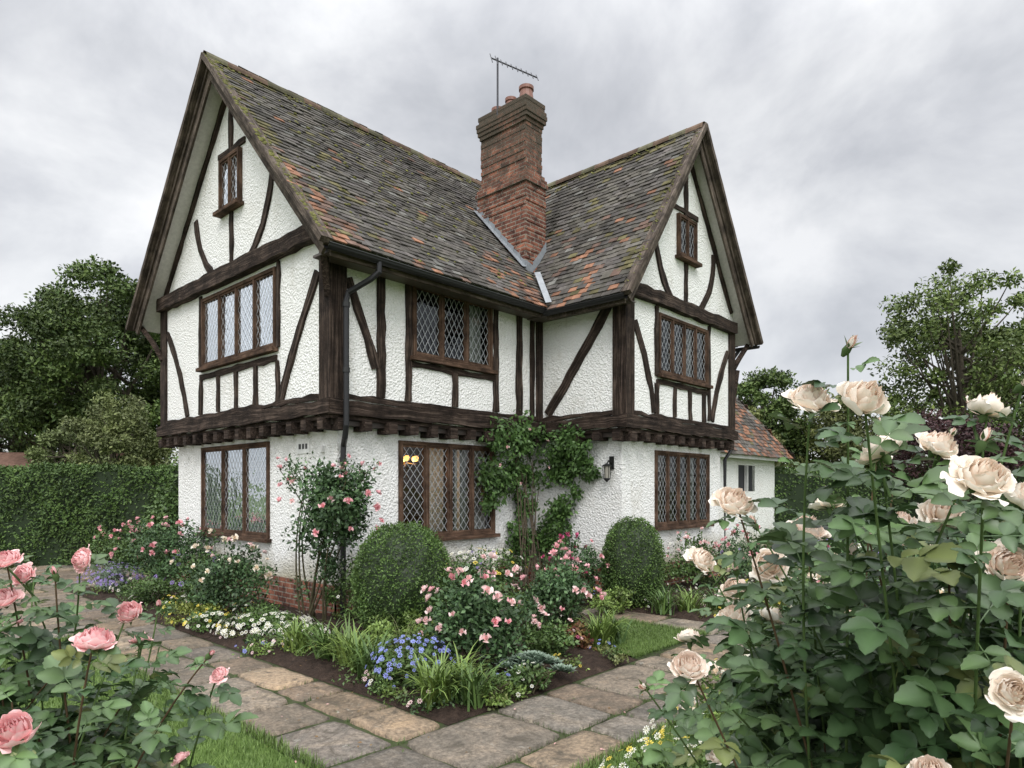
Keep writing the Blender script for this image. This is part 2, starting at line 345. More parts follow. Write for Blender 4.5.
B(UL,curve2((8.62,5.98),(9.3,4.96),-.11),.12);B(UL,curve2((11.12,5.98),(10.44,4.96),.11),.12)
B(UL,[(9.85,4.96),(9.85,5.77)],.10);B(UL,[(9.86,6.63),(9.87,7.62)],.10)
B(UL,[(9.42,6.70),(10.28,6.70)],.08)
beam(gT,UL,[(7.3,4.92),(9.87,7.68)],.08,-.01,.04);beam(gT,UL,[(12.44,4.92),(9.87,7.68)],.09,-.01,.042)
beam(gT,UF,[(4.77,4.62),(8.40,4.62)],.2,-.02,.045)
beam(gT,UF,[(4.77,2.79),(8.40,2.79)],.07,-.01,.035)
B(UF,[(5.29,2.83),(5.29,4.52)],.13);B(UF,curve2((4.79,4.28),(5.21,3.2),.01),.12)
B(UF,[(5.745,2.83),(5.745,4.52)],.1);B(UF,[(6.6,2.83),(6.6,3.33)],.11);B(UF,[(5.8,3.345),(7.43,3.345)],.09)
B(UF,[(7.45,2.83),(7.45,4.52)],.11);B(UF,[(7.98,2.83),(7.98,4.52)],.13)
B(UF,[(8.3,2.83),(8.3,4.52)],.09)
beam(gT,US,[(5.75,4.6),(7.13,4.6)],.2,-.02,.045);beam(gT,US,[(5.75,2.79),(7.13,2.79)],.07,-.01,.035)
B(US,curve2((5.80,4.48),(7.02,2.86),-.01),.15)
beam(gT,UG,[(8.56,4.66),(12.15,4.66)],.20,-.02,.12);beam(gT,UG,[(8.73,2.79),(12.0,2.79)],.07,-.01,.035)
B(UG,[(9.40,3.36),(11.2,3.36)],.09)
for u in (9.40,9.98,10.5,11.0,): B(UG,[(u,2.83),(u,3.32)],.1)
B(UG,[(9.40,3.44),(9.40,4.55)],.09);B(UG,[(11.2,2.86),(11.2,4.55)],.09)
B(UG,curve2((8.76,4.2),(9.33,2.86),.04),.12);B(UG,curve2((11.95,4.2),(11.32,2.86),-.05),.12)
B(UG,curve2((9.35,5.85),(9.85,4.78),-.12),.12);B(UG,curve2((11.37,5.85),(10.87,4.78),.12),.12)
B(UG,[(10.36,4.78),(10.36,5.46)],.11);B(UG,[(10.36,6.25),(10.36,7.4)],.11);B(UG,[(9.95,6.32),(10.78,6.32)],.08)
beam(gT,UG,[(8.62,4.95),(10.36,7.42)],.09,-.01,.04);beam(gT,UG,[(12.1,4.95),(10.36,7.42)],.09,-.01,.042)
def brk(p0,p1,bend):
    p0=np.array(p0);p1=np.array(p1);t=np.linspace(0,1,7)[:,None];c=(p0+p1)/2+np.array(bend)
    tube(gT,(1-t)**2*p0+2*t*(1-t)*c+t*t*p1,.055,(.5,.5,.5),0,4)
brk((4.53,12.5,3.9),(4.3,12.85,4.5),(.05,-.1,-.05));brk((12.22,5.55,3.9),(12.55,5.4,4.4),(-.1,.0,-.05));brk((4.53,7.22,4.0),(4.3,6.95,4.55),(.05,.08,-.05))
brk((12.22,5.6,3.0),(12.30,5.5,3.9),(0,0,0))
for fn,a,b in ((GL,7.34,12.4),(GF,4.73,8.67),(GS,5.69,7.35),(GG,8.67,12.05)):
    pbox(gB,fn,a,b,-.05,.42,-.02,.03)

# ---------------- roof
tA=Geo();deck=Geo()
sm=(7.9-4.5)/3.12; sw=(7.65-4.45)/2.26
tv=np.array([(x,y,z) for z in (0,.014) for y in (0,.175) for x in (-.081,.081)])
tb=(tv,np.array([[4,5,7,6],[0,1,5,4],[0,4,6,2],[1,3,7,5],[2,6,7,3]]),np.zeros(8))
def pn(x,y): return .5+.25*(math.sin(1.7*x+2.3*y+1)+math.sin(3.1*x-1.9*y+.4)*.7+math.sin(5.3*x+4.7*y)*.45)
def tiles(E,A,S,La,Ls,warm,skip):
    E=np.array(E,float);A=nrm(np.array(A,float));S=nrm(np.array(S,float));Nn=np.cross(A,S)
    if Nn[2]<0: Nn=-Nn
    g=.104;w=.166;P=[];C=[]
    for i in range(int(Ls/g)+1):
        s=i*g;off=(i%2)*.5*w
        for j in range(-(i%2),int(La/w)+1):
            a=max(0,j*w+off)
            if a>La: continue
            p=E+A*a+S*s
            if skip(p): continue
            sag=-.030*math.sin(math.pi*a/La)*math.sin(math.pi*s/Ls)+.008*math.sin(a*3.1+s*2)
            P.append(p+Nn*(.03+sag+rng.normal(0,.003)-(.003 if j<0 else 0))+S*rng.normal(0,.006)-S*.05)
            wv=warm(p,a,s); r=rng.random(); edge=(a<.3 or s>Ls-.2)
            dk=.78+.5*pn(p[0]*.9+p[2],p[1]*.9+2)
            if r<wv: c=np.array((.29,.150,.095))*rng.uniform(.6,1.15) if rng.random()<.6 else np.array((.16,.105,.083))*rng.uniform(.6,1.2)
            elif rng.random()<.05+(.45 if edge else 0): c=np.array((.14,.125,.062))*rng.uniform(.6,1.15)
            elif rng.random()<.05: c=np.array((.18,.175,.16))*rng.uniform(.7,1.1)
            else: c=np.array((.098,.090,.080))*rng.uniform(.62,1.3)*np.array((1,rng.uniform(.97,1.02),rng.uniform(.93,1.05)))*dk
            C.append(c)
    P=np.array(P);n=len(P);S2=nrm(np.tile(S*.17-Nn*.022,(n,1))+rng.normal(0,.0035,(n,3)));A2=np.tile(A,(n,1))+rng.normal(0,.014,(n,3))
    Z=nrm(np.cross(A2,S2)); Z*=np.sign(Z[:,2:3]); A2=nrm(np.cross(S2,Z)); 
    R=np.stack([A2,S2,Z],axis=2); tA.inst(tb,P,R,1.0,np.array(C))
def zmain(y): return 4.5+sm*(min(y,2*9.87-y)-6.75)
def zwing(x): return 4.45+sw*(min(x,2*10.36-x)-8.1)
Lm=math.hypot(3.12,3.4);Lw=math.hypot(2.26,3.2)
def warm_main(p,a,s):
    n=pn(p[0]*1.3,p[1]*1.3); v=.012
    if a<.75: v+=.65*(1-a/.75)*(1.0 if s<1.8 else .10)
    if s<.8: v+=.28*(1-s/.8)*(n*1.4)
    if p[0]>7.2 and s<1.4: v+=.38*n
    if a>1.2 and n>.88: v+=.06
    return v
def warm_wing(p,a,s):
    n=pn(p[0]*1.6+3,p[1]*1.6); v=.015
    if s<2.2: v+=.52*max(0,n-.25)*(1.2-s/2.6)
    if n>.84: v+=.10
    return v
tiles((4.2,6.75,4.5),(1,0,0),(0,3.12,3.4),8.1,Lm,warm_main,lambda p:(p[0]>8.1 and zwing(p[0])>p[2]+.12 and p[1]<9.9))
tiles((4.2,12.99,4.5),(1,0,0),(0,-3.12,3.4),8.1,Lm,lambda p,a,s:.15,lambda p:False)
tiles((8.1,5.24,4.45),(0,1,0),(2.26,0,3.2),4.6,Lw,warm_wing,lambda p:(p[1]>6.75 and zmain(p[1])>p[2]+.12))
tiles((12.62,5.24,4.45),(0,1,0),(-2.26,0,3.2),4.6,Lw,lambda p,a,s:.2,lambda p:(p[1]>6.75 and zmain(p[1])>p[2]+.12))
th=np.linspace(-.15,math.pi+.15,9); rv=[];rf=[]
for x in (0,.315):
    for t in th: rv.append((x,.105*math.cos(t),.105*math.sin(t)+(.006 if x==0 else 0)))
for j in range(8): rf.append([j,j+1,9+j+1,9+j])
rb=(np.array(rv),np.array(rf),np.zeros(18))
def ridge(p0,d,L):
    n=int(L/.31); P=np.array([np.array(p0)+np.array(d)*(i*.31) for i in range(n)]);R=frames(np.tile(np.array(d,float),(n,1)),np.tile((0,0,1.),(n,1)))
    C=np.array([np.array((.16,.11,.08))*rng.uniform(.6,1.3) if rng.random()<.5 else np.array((.15,.14,.09))*rng.uniform(.6,1.2) for _ in range(n)])
    tA.inst(rb,P,R,1.0,C)
ridge((4.14,9.87,7.87),(1,0,0),8.2);ridge((10.36,5.18,7.62),(0,1,0),4.3)
mossP=[];mossS=[]
for _ in range(900):
    r=rng.random()
    if r<.30: s=rng.uniform(0,Lm);x=4.13+abs(rng.normal(0,.06));y=6.75+s/Lm*3.12;z=4.5+s/Lm*3.4
    elif r<.5: x=rng.uniform(4.2,9.5);y=9.87-abs(rng.normal(0,.10));z=zmain(y)
    elif r<.65: y=5.2+abs(rng.normal(0,.08));s=rng.random();x=8.1+2.26*s;z=4.45+3.2*s
    elif r<.8: y=rng.uniform(5.2,9.3);x=10.36-abs(rng.normal(0,.08));z=zwing(x)
    else: x=rng.uniform(4.4,8.0);y=rng.uniform(6.8,9.7);z=zmain(y)-.02
    mossP.append((x,y,z+.062));mossS.append(rng.uniform(.012,.036))
ico=np.array([(math.cos(a)*r,math.sin(a)*r,z) for (r,z) in ((1,0),(.7,.4),(.05,.55)) for a in np.arange(6)*1.0472]);icf=np.array([[i*6+j,i*6+(j+1)%6,(i+1)*6+(j+1)%6,(i+1)*6+j] for i in range(2) for j in range(6)])
tA.inst((ico,icf,np.zeros(18)),np.array(mossP),axframes(np.tile((0,-.6,.8),(900,1))),np.array(mossS),np.array((.13,.13,.04))*rng.uniform(.6,1.4,(900,1)))
tA.obj('roof_tiles',[M_tile],house)
def slab(pts,t,col):
    P=np.array(pts,float);Nn=nrm(np.cross(P[1]-P[0],P[3]-P[0])); Nn=Nn*np.sign(Nn[2])
    V=np.concatenate([P-Nn*t,P]);deck.add(V,BOXF,col)
dc=(.66,.64,.60)
slab([(4.24,6.78,4.5),(12.28,6.78,4.5),(12.28,9.87,7.87),(4.24,9.87,7.87)],.06,dc)
slab([(4.24,12.96,4.5),(12.28,12.96,4.5),(12.28,9.87,7.87),(4.24,9.87,7.87)],.06,dc)
slab([(8.13,5.28,4.45),(8.13,9.7,4.45),(10.36,9.7,7.61),(10.36,5.28,7.61)],.06,dc)
slab([(12.59,5.28,4.45),(12.59,9.7,4.45),(10.36,9.7,7.61),(10.36,5.28,7.61)],.06,dc)
deck.obj('roof_deck',[M_misc],house)
def barge(fn,ua,ub,uc,ze,zp):
    for u in (ua,ub):
        d=np.array([uc-u,zp-ze]);d/=np.linalg.norm(d);p=np.array([-d[1],d[0]])
        if p[1]>0: p=-p
        q=.003 if u==ua else 0
        a=np.array([u,ze])+p*.11;b=np.array([uc,zp])+p*.11+d*.02
        beam(gBarge,fn,[a,b],.18,-.035,.0+q,jit=.001)
        a=np.array([u,ze])+p*.045;b=np.array([uc,zp])+p*.045
        beam(gBarge,fn,[a,b],.07,.004,.03+q,jit=.001)
        a=np.array([u,ze])-p*.012-d*.05;b=np.array([uc,zp])-p*.012+d*.03
        beam(gBarge,fn,[a,b],.075,-.03,.122+q,jit=.003)
barge(PX(4.23),6.75,12.99,9.87,4.5,7.9);barge(PY(5.27),8.1,12.62,10.36,4.45,7.65)
box(gBarge,4.3,8.06,6.80,6.83,4.34,4.47);box(gBarge,8.14,8.17,5.3,6.75,4.30,4.42)
box(gIn,4.3,8.5,6.83,7.19,4.40,4.43,(.10,.08,.07));box(gIn,8.17,8.50,5.35,7.19,4.385,4.395,(.10,.08,.07))
def gutter(p0,p1,side):
    p0=np.array(p0,float);p1=np.array(p1,float);V=[];F=[];ts=np.linspace(0,math.pi,7)
    for p in (p0,p1):
        for t in ts: V.append(p+np.array(side)*.06*math.cos(t)+np.array((0,0,-1))*.06*math.sin(t))
    for j in range(6): F.append([j,j+1,7+j+1,7+j])
    gGut.add(V,F,(.015,.015,.016)); tube(gGut,[p0+np.array(side)*.06,p1+np.array(side)*.06],.009,(.015,)*3,0,5)
gutter((4.2,6.73,4.44),(8.08,6.73,4.44),(0,-1,0));gutter((8.07,5.24,4.40),(8.07,6.72,4.40),(-1,0,0));gutter((12.68,5.24,4.4),(12.68,7.5,4.4),(1,0,0))
tube(gGut,[(4.92,6.72,4.40),(4.92,6.72,4.28),(4.86,6.8,4.2),(4.70,7.05,4.05),(4.68,7.06,3.95),(4.68,7.06,3.2),(4.68,7.06,2.42),(4.70,7.12,2.28),(4.80,7.3,2.2),(4.80,7.31,2.1),(4.80,7.31,1.0),(4.80,7.31,.05)],.036,(.015,.015,.017),0,10)
for z in (3.9,3.1,2.0,1.1): 
    y=7.06 if z>2.4 else 7.31; x=4.68 if z>2.4 else 4.80
    tube(gGut,[(x,y,z-.03),(x,y,z+.03)],.046,(.02,.02,.02),0,10)
tube(gGut,[(12.62,5.6,4.35),(12.3,5.6,4.1),(12.27,5.6,2.4),(12.12,5.66,2.2),(12.12,5.66,.05)],.034,(.015,.015,.017),0,8)
cx0,cx1,cy0,cy1=8.5,9.02,7.5,8.66
def cb(z0,z1,e):
    z=z0
    while z<z1-.01:
        zz=min(z+.07,z1);j=rng.normal(0,.005,4);box(gB,cx0-e+j[0],cx1+e+j[1],cy0-e+j[2],cy1+e+j[3],z,zz-.0005);z=zz
cb(4.3,6.86,0)
cb(6.86,6.93,.03);cb(6.93,7.0,.012);cb(7.0,7.07,-.015)
cb(7.07,7.91,-.045);cb(7.91,7.98,-.025);cb(7.98,8.05,.0);cb(8.05,8.19,.02);cb(8.19,8.33,-.01)
V=[(cx0+.01,cy0+.01,8.33),(cx1-.01,cy0+.01,8.33),(cx1-.01,cy1-.01,8.33),(cx0+.01,cy1-.01,8.33),(cx0+.12,cy0+.12,8.41),(cx1-.12,cy0+.12,8.41),(cx1-.12,cy1-.12,8.41),(cx0+.12,cy1-.12,8.41)]
gFl.add(V,BOXF,(.10,.095,.075))
for k,(y,zt,r_) in enumerate(((7.72,8.62,1.1),(8.08,8.56,.9),(8.4,8.50,1.0))):
    tube(gFl,[(8.76,y,8.35),(8.76,y,8.38),(8.76,y,zt-.06),(8.76,y,zt-.055),(8.76,y,zt),(8.76,y,zt-.002)],np.array([.125,.12,.10,.12,.12,.085])*r_,(.22,.095,.065),0,14)
    tube(gFl,[(8.76,y,zt-.03),(8.76,y,zt-.01)],[.09,.0],(.02,.02,.02),0,10)
for i in range(8):
    ya=cy0-.03+i*.15; yb=ya+.155; z=zmain(ya)+.04
    gFl.add([(cx0-.008,ya,z),(cx0-.008,yb,z+.15*sm),(cx0-.008,yb,z+.13+.15*sm*.9),(cx0-.008,ya,z+.15)],[[0,1,2,3]],(.24,.26,.28))
for i in range(3):
    xa=cx0-.01+i*.18; z=max(zwing(xa),zmain(cy0))+.03
    gFl.add([(xa,cy0-.009,z),(xa+.18,cy0-.009,zwing(xa+.18)+.03),(xa+.18,cy0-.009,zwing(xa+.18)+.2),(xa,cy0-.009,z+.17)],[[0,1,2,3]],(.24,.26,.28))
vx=np.linspace(8.1,8.62,7);pts=[]
for x in vx:
    z=zwing(x); y=6.75+(z-4.5)/sm; pts.append((x-.04,y-.06,z+.055))
for i in range(6):
    a=np.array(pts[i]);b=np.array(pts[i+1])
    gFl.add([a+(-.07,0,.02),a+(.03,-.04,.045),b+(.03,-.04,.045),b+(-.07,0,.02)],[[0,1,2,3]],(.30,.32,.34))
gFl.add([(cx0-.11,cy0-.02,zmain(cy0)+.06),(cx0-.11,cy1,zmain(cy1)+.06),(cx0,cy1,zmain(cy1)+.075),(cx0,cy0-.02,zmain(cy0)+.075)],[[0,1,2,3]],(.24,.26,.28))
gFl.obj('chimney_pots_and_flashing',[M_lead],house)
gA=Geo(); ac=(.05,.05,.06)
tube(gA,[(8.52,8.18,8.0),(8.52,8.18,9.22)],.018,ac,0,6)
b0=np.array((8.42,8.24,9.20));b1=np.array((9.12,7.78,8.98));tube(gA,[b0,b1],.014,ac,0,5)
for i in range(10):
    p=b0+(b1-b0)*i/9; d=nrm(np.array((.35,.45,.62)))*(.15 if i>1 else .24); tube(gA,[p-d,p+d],.009,ac,0,4)
gA.obj('tv_aerial',[M_misc],house)
gL=Geo();ly=5.90
tube(gL,[(8.69,ly,2.05),(8.60,ly,2.08),(8.56,ly,2.02)],.012,(.012,)*3,0,6)
tube(gL,[(8.56,ly,2.04),(8.56,ly,2.0),(8.56,ly,1.995)],[.01,.09,.068],(.012,)*3,0,6)
tube(gL,[(8.56,ly,1.995),(8.56,ly,1.81)],[.055,.042],(.35,.33,.28),0,6)
for k in range(6):
    a=k*1.047; tube(gL,[(8.56+.066*math.cos(a),ly+.066*math.sin(a),1.995),(8.56+.05*math.cos(a),ly+.05*math.sin(a),1.80)],.006,(.012,)*3,0,4)
tube(gL,[(8.56,ly,1.812),(8.56,ly,1.795),(8.56,ly,1.75)],[.052,.055,.005],(.012,)*3,0,6)
box(gL,8.68,8.698,ly-.04,ly+.04,1.95,2.15,(.012,)*3)
gL.obj('wall_lantern',[M_misc],house)
gP=Geo();pbox(gP,GL,8.02,8.34,2.12,2.31,.001,.016,(.78,.78,.76));
for (u,w_) in ((8.07,.05),(8.15,.05),(8.23,.06)): pbox(gP,GL,u,u+w_,2.18,2.25,.016,.019,(.05,.05,.05))
pbox(gP,GL,7.66,7.74,2.12,2.2,.001,.05,(.6,.6,.58)); gP.obj('house_sign',[M_misc],house)
gH=Geo()
for k in range(6):
    a=k*1.047;px,py=6.22+.17*math.cos(a),7.86+.17*math.sin(a)
    tube(gH,[(px,py,2.05),(px,py,2.07),(px,py,2.11),(px,py,2.13)],[.015,.034,.036,.02],(.8,.5,.2),1,8)
    tube(gH,[(6.22,7.86,2.04),(px,py,2.01),(px,py,2.05)],.008,(.1,.07,.03),0,5)
tube(gH,[(6.22,7.86,1.98),(6.22,7.86,2.44)],.01,(.1,.07,.03),0,5); gH.obj('chandelier',[M_misc,M_emit],house)
pl=bpy.data.lights.new('chandelier_lamp','POINT');pl.energy=20;pl.color=(1,.50,.16);pl.shadow_soft_size=.1;po=bpy.data.objects.new('chandelier_lamp',pl);po.location=(6.22,7.86,1.92);sc.collection.objects.link(po);po.parent=house
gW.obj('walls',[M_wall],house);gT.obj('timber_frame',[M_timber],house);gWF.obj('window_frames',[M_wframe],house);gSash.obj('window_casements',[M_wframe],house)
gG.obj('window_glass',[M_glass],house);gLd.obj('window_leading',[M_lead],house);gCur.obj('curtains',[M_misc],house);gB.obj('brick_chimney_and_plinth',[M_brick],house)
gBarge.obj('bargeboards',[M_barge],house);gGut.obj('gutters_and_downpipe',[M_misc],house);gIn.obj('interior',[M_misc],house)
ob=empty('tiled_outbuilding')
gW=Geo();tA=Geo()
h=[(14.6,15.5,1.6,2.2)]
wall(PY(6.5),12.1,16.7,0,2.5,h)
gW.add([(16.7,6.5,0),(16.7,10,0),(16.7,10,2.5),(16.7,6.5,2.5)],[[0,1,2,3]])
gW.obj('outbuilding_walls',[M_wall],ob)
def okh(p): return p[0]-12.1>0 and (17.0-p[0])>=(p[1]-6.2)*.999
wo=lambda p,a,s:.5
tiles((12.4,6.2,2.42),(1,0,0),(0,1,1.5),4.6,3.4,wo,lambda p:not okh(p))
tiles((17.0,6.2,2.42),(0,1,0),(-1,0,1.5),4.0,3.4,wo,lambda p:not((p[1]-6.2)>=(17-p[0])*.999))
tA.obj('outbuilding_roof_tiles',[M_tile],ob)
gD=Geo();gD.add([(12.1,6.25,2.4),(16.95,6.25,2.4),(15.0,8.2,5.3),(12.1,8.2,5.3)],[[0,1,2,3]],(.06,.04,.03));gD.add([(16.95,6.25,2.4),(16.95,10.2,2.4),(15,8.2,5.3),(15,8.2,5.3)],[[0,1,2,3]],(.06,.04,.03))
box(gD,12.1,16.9,6.22,6.26,2.32,2.42,(.6,.6,.58));box(gD,14.6,15.5,6.56,6.58,1.6,2.2,(.03,.03,.035));box(gD,15.03,15.07,6.47,6.55,1.6,2.2,(.6,.6,.58))
gD.obj('outbuilding_trim',[M_misc],ob)

# ================================================================== GROUND
g=Geo();g.add([(-400,-400,0),(400,-400,0),(400,400,0),(-400,400,0)],[[0,1,2,3]]);g.obj('ground',[M_ground])
def sheet(name,rects,z,mat):
    g=Geo()
    for (x0,x1,y0,y1) in rects: g.add([(x0,y0,z),(x1,y0,z),(x1,y1,z),(x0,y1,z)],[[0,1,2,3]])
    return g
pave=empty('garden_path')
jr=[(-1.5,14,-3,8.6),(-9,4.6,8.6,18)]
sheet('j',jr,.010,M_joint).obj('path_joints',[M_joint],pave)
g=Geo();JOINTS=[]
def flags(x0,x1,y0,y1,along='x'):
    swap=along=='y'
    if swap: x0,x1,y0,y1=y0,y1,x0,x1
    y=y0
    while y<y1-.05:
        hgt=random.choice([.38,.5,.55,.66])
        if y+hgt>y1-.22: hgt=y1-y
        x=x0
        if y>y0: JOINTS.append((y,x0,y,x1) if swap else (x0,y,x1,y))
        while x<x1-.05:
            w=random.choice([.42,.55,.7,.85,.6])
            if x+w>x1-.25: w=x1-x
            JOINTS.append((y,x,y+hgt,x) if swap else (x,y,x,y+hgt))
            gp=.012; R_=lambda:random.random()*.014
            a,b,c,d=x+gp+R_(),x+w-gp-R_(),y+gp+R_(),y+hgt-gp-R_()
            zt=.030+random.uniform(-.006,.008); e=.010
            pal=random.choice([(.29,.24,.185),(.24,.21,.175),(.32,.25,.18),(.20,.18,.16),(.27,.23,.185),(.22,.175,.135),(.22,.20,.175)]);k=random.uniform(.72,1.2);col=[v*k for v in pal]
            n=5;ring=[]
            for s in range(n): t=s/n; ring.append((a+(b-a)*t,c))
            for s in range(n): t=s/n; ring.append((b,c+(d-c)*t))
            for s in range(n): t=s/n; ring.append((b-(b-a)*t,d))
            for s in range(n): t=s/n; ring.append((a,d-(d-c)*t))
            ring=np.array(ring)+rng.normal(0,.006,(4*n,2)); cen=np.array([(a+b)/2,(c+d)/2])
            for ci in range(4): ring[ci*n]+= (cen-ring[ci*n])*rng.uniform(.02,.08)
            cen=ring.mean(0); dv=nrm(cen-ring); inn=ring+dv*e; in2=ring+dv*.06
            sl=rng.normal(0,.008,2)
            mk=lambda R,z:[((q[1],q[0],z+sl[0]*(q[0]-cen[0])+sl[1]*(q[1]-cen[1])) if swap else (q[0],q[1],z+sl[0]*(q[0]-cen[0])+sl[1]*(q[1]-cen[1]))) for q in R]
            V=mk(ring,.0)+mk(inn,zt-.001)+mk(in2,zt+.0015)+mk([cen],zt+.002)
            m=4*n;F=[]
            for s in range(m):
                s2=(s+1)%m; F.append([s,s2,m+s2,m+s]);F.append([m+s,m+s2,2*m+s2,2*m+s])
            for s in range(0,m,2): F.append([2*m+s,2*m+(s+1)%m,2*m+(s+2)%m,3*m])
            g.add(V,F,col); x+=w
        y+=hgt
flags(2.1,3.08,3.42,8.6,'y');flags(2.1,14,2.32,3.42,'x');flags(-9,3.08,8.6,17,'x');flags(7.0,7.62,3.42,5.4,'y');flags(-.5,2.1,-2,2.32,'x');flags(3.08,4.7,12.6,17,'x')
g.obj('flagstones',[M_stone],pave,True)
lr=[(-9,2.06,2.4,8.55),(2.2,14,-3,2.28),(5.55,6.98,3.5,4.55)]
lawn=empty('lawn'); sheet('l',lr,.03,M_lawn).obj('lawn_turf',[M_lawn],lawn)
bl=np.array([(-.05,0,0),(.05,0,0),(.04,.12,.5),(-.04,.12,.5),(.005,.4,1),(-.005,.4,1)]);BL=(bl,np.array([[0,1,2,3],[3,2,4,5]]),np.array([0,0,.5,.5,1,1]))
g=Geo()
def grassP(P,hs,c0=(.065,.12,.025),c1=(.16,.235,.06)):
    n=len(P);a=rng.uniform(0,6.28,n)
    D=np.stack([np.cos(a),np.sin(a),np.zeros(n)],1);R=frames(D,np.tile((0,0,1.),(n,1))+rng.normal(0,.3,(n,3)))
    tone=rng.uniform(.7,1.3,(n,1))*(1+.25*np.sin(P[:,0:1]*3.1)*np.sin(P[:,1:2]*2.7)); g.inst(BL,P,R,rng.uniform(*hs,n),np.array(c0)*tone,0,np.array(c1)*tone)
def grass(x0,x1,y0,y1,n,hs=(.02,.05)):
    grassP(np.stack([rng.uniform(x0,x1,n),rng.uniform(y0,y1,n),np.full(n,.028)],1),hs)
grass(.3,2.08,3.3,8.5,52000);grass(2.9,6.5,.8,2.3,30000);grass(5.55,6.98,3.5,4.55,16000,(.015,.04));grass(6.5,12,1.2,2.28,10000);grass(2.05,2.13,3.4,8.4,2600,(.03,.07));grass(2.9,8,2.26,2.34,2600,(.03,.06));grass(5.5,7.02,3.44,3.52,900,(.03,.05));grass(6.94,7.03,3.5,4.6,700,(.03,.05))
JP=[]
for (a,b,c,d) in JOINTS:
    if a<1.8 and b<8: continue
    Lj=math.hypot(c-a,d-b); cl=rng.random()
    for _ in range(int(Lj*(80 if cl<.45 else 8))):
        t=np.clip(rng.random()**(1.5 if cl<.5 else 1),0,1);JP.append((a+(c-a)*t+rng.normal(0,.007),b+(d-b)*t+rng.normal(0,.007),.012))
grassP(np.array(JP),(.018,.045),(.05,.085,.02),(.10,.15,.04))
g.obj('grass_blades',[M_leaf],lawn)
beds=empty('flower_bed_soil')
def bed(name,x0,x1,y0,y1):
    nx=int((x1-x0)/.06)+2;ny=int((y1-y0)/.06)+2;X,Y=np.meshgrid(np.linspace(x0,x1,nx),np.linspace(y0,y1,ny),indexing='ij')
    edge=np.minimum.reduce([X-x0,x1-X,Y-y0,y1-Y]);Z=.014+.05*np.clip(edge/.15,0,1)+rng.normal(0,.011,X.shape)*np.clip(edge/.05,0,1)
    V=np.stack([X,Y,Z],2).reshape(-1,3);i=np.arange(nx-1)[:,None]*ny+np.arange(ny-1)[None];i=i.ravel();F=np.stack([i,i+ny,i+ny+1,i+1],1)
    g=Geo();g.add(V,F);g.obj(name,[M_soil],beds,True)
bed('soil_main',3.1,5.53,3.45,7.4);bed('soil_main_b',5.56,6.98,4.58,7.4);bed('soil_left',3.1,4.74,7.42,12.5);bed('soil_wing',7.64,12.5,3.45,5.7);bed('soil_door',7.0,8.66,5.72,7.36)

# ================================================================== PLANTS
LEAF=(np.array([(0,0,0),(.45,-.27,.07),(1,0,-.06),(.45,.27,.07)]),np.array([[0,1,2,3]]),np.zeros(4))
NLEAF=(np.array([(0,0,0),(.5,-.12,.03),(1,0,-.05),(.5,.12,.03)]),np.array([[0,1,2,3]]),np.zeros(4))
def leaflet(n=10,wd=.36,ser=.03):
    V=[];F=[]
    for i in range(n+1):
        x=i/n;w=wd*math.sin(math.pi*min(1,x**.85))**.75 if 0<x<1 else 0.004
        if 0<i<n: w+=ser*(1 if i%2 else -1)*.5
        z=-.20*x*x
        V+=[(x+(.03 if i%2 else 0),-w,z+.13*w/wd),(x,-w*.02,z-.01),(x+(.03 if i%2 else 0),w,z+.13*w/wd)]
        if i: k=3*i; F+=[[k-3,k,k+1,k-2],[k-2,k+1,k+2,k-1]]
    return np.array(V),np.array(F)
def compound(n=10):
    lv,lf=leaflet(n);VV=[];FF=[];CC=[];c=0
    for (x,ang,s) in ((.56,0,.46),(.50,62,.38),(.50,-62,.38),(.27,68,.30),(.27,-68,.30)):
        a=math.radians(ang+random.uniform(-8,8));v=lv*s;rx=random.uniform(-.4,.4);ry=random.uniform(-.15,.3)
        v=v@np.array([[math.cos(ry),0,-math.sin(ry)],[0,1,0],[math.sin(ry),0,math.cos(ry)]])
        v=v@np.array([[1,0,0],[0,math.cos(rx),math.sin(rx)],[0,-math.sin(rx),math.cos(rx)]])
        v=v@np.array([[math.cos(a),math.sin(a),0],[-math.sin(a),math.cos(a),0],[0,0,1]])+np.array((x,0,-.10*x*x))
        VV.append(v);FF.append(lf+c);c+=len(v)
        cc=np.zeros((len(lv)//3,3));cc[:,1]=.9;CC.append(cc.ravel())
    r=.008;v=np.array([(0,-r,0),(0,r,0),(.3,r,-.01),(.3,-r,-.01),(.58,-r*.6,-.035),(.58,r*.6,-.035)]);VV.append(v);FF.append(np.array([[0,1,2,3],[3,2,5,4]])+c);CC.append(np.ones(6))
    return np.concatenate(VV),np.concatenate(FF),np.concatenate(CC)
COMP=[compound(10) for _ in range(5)]
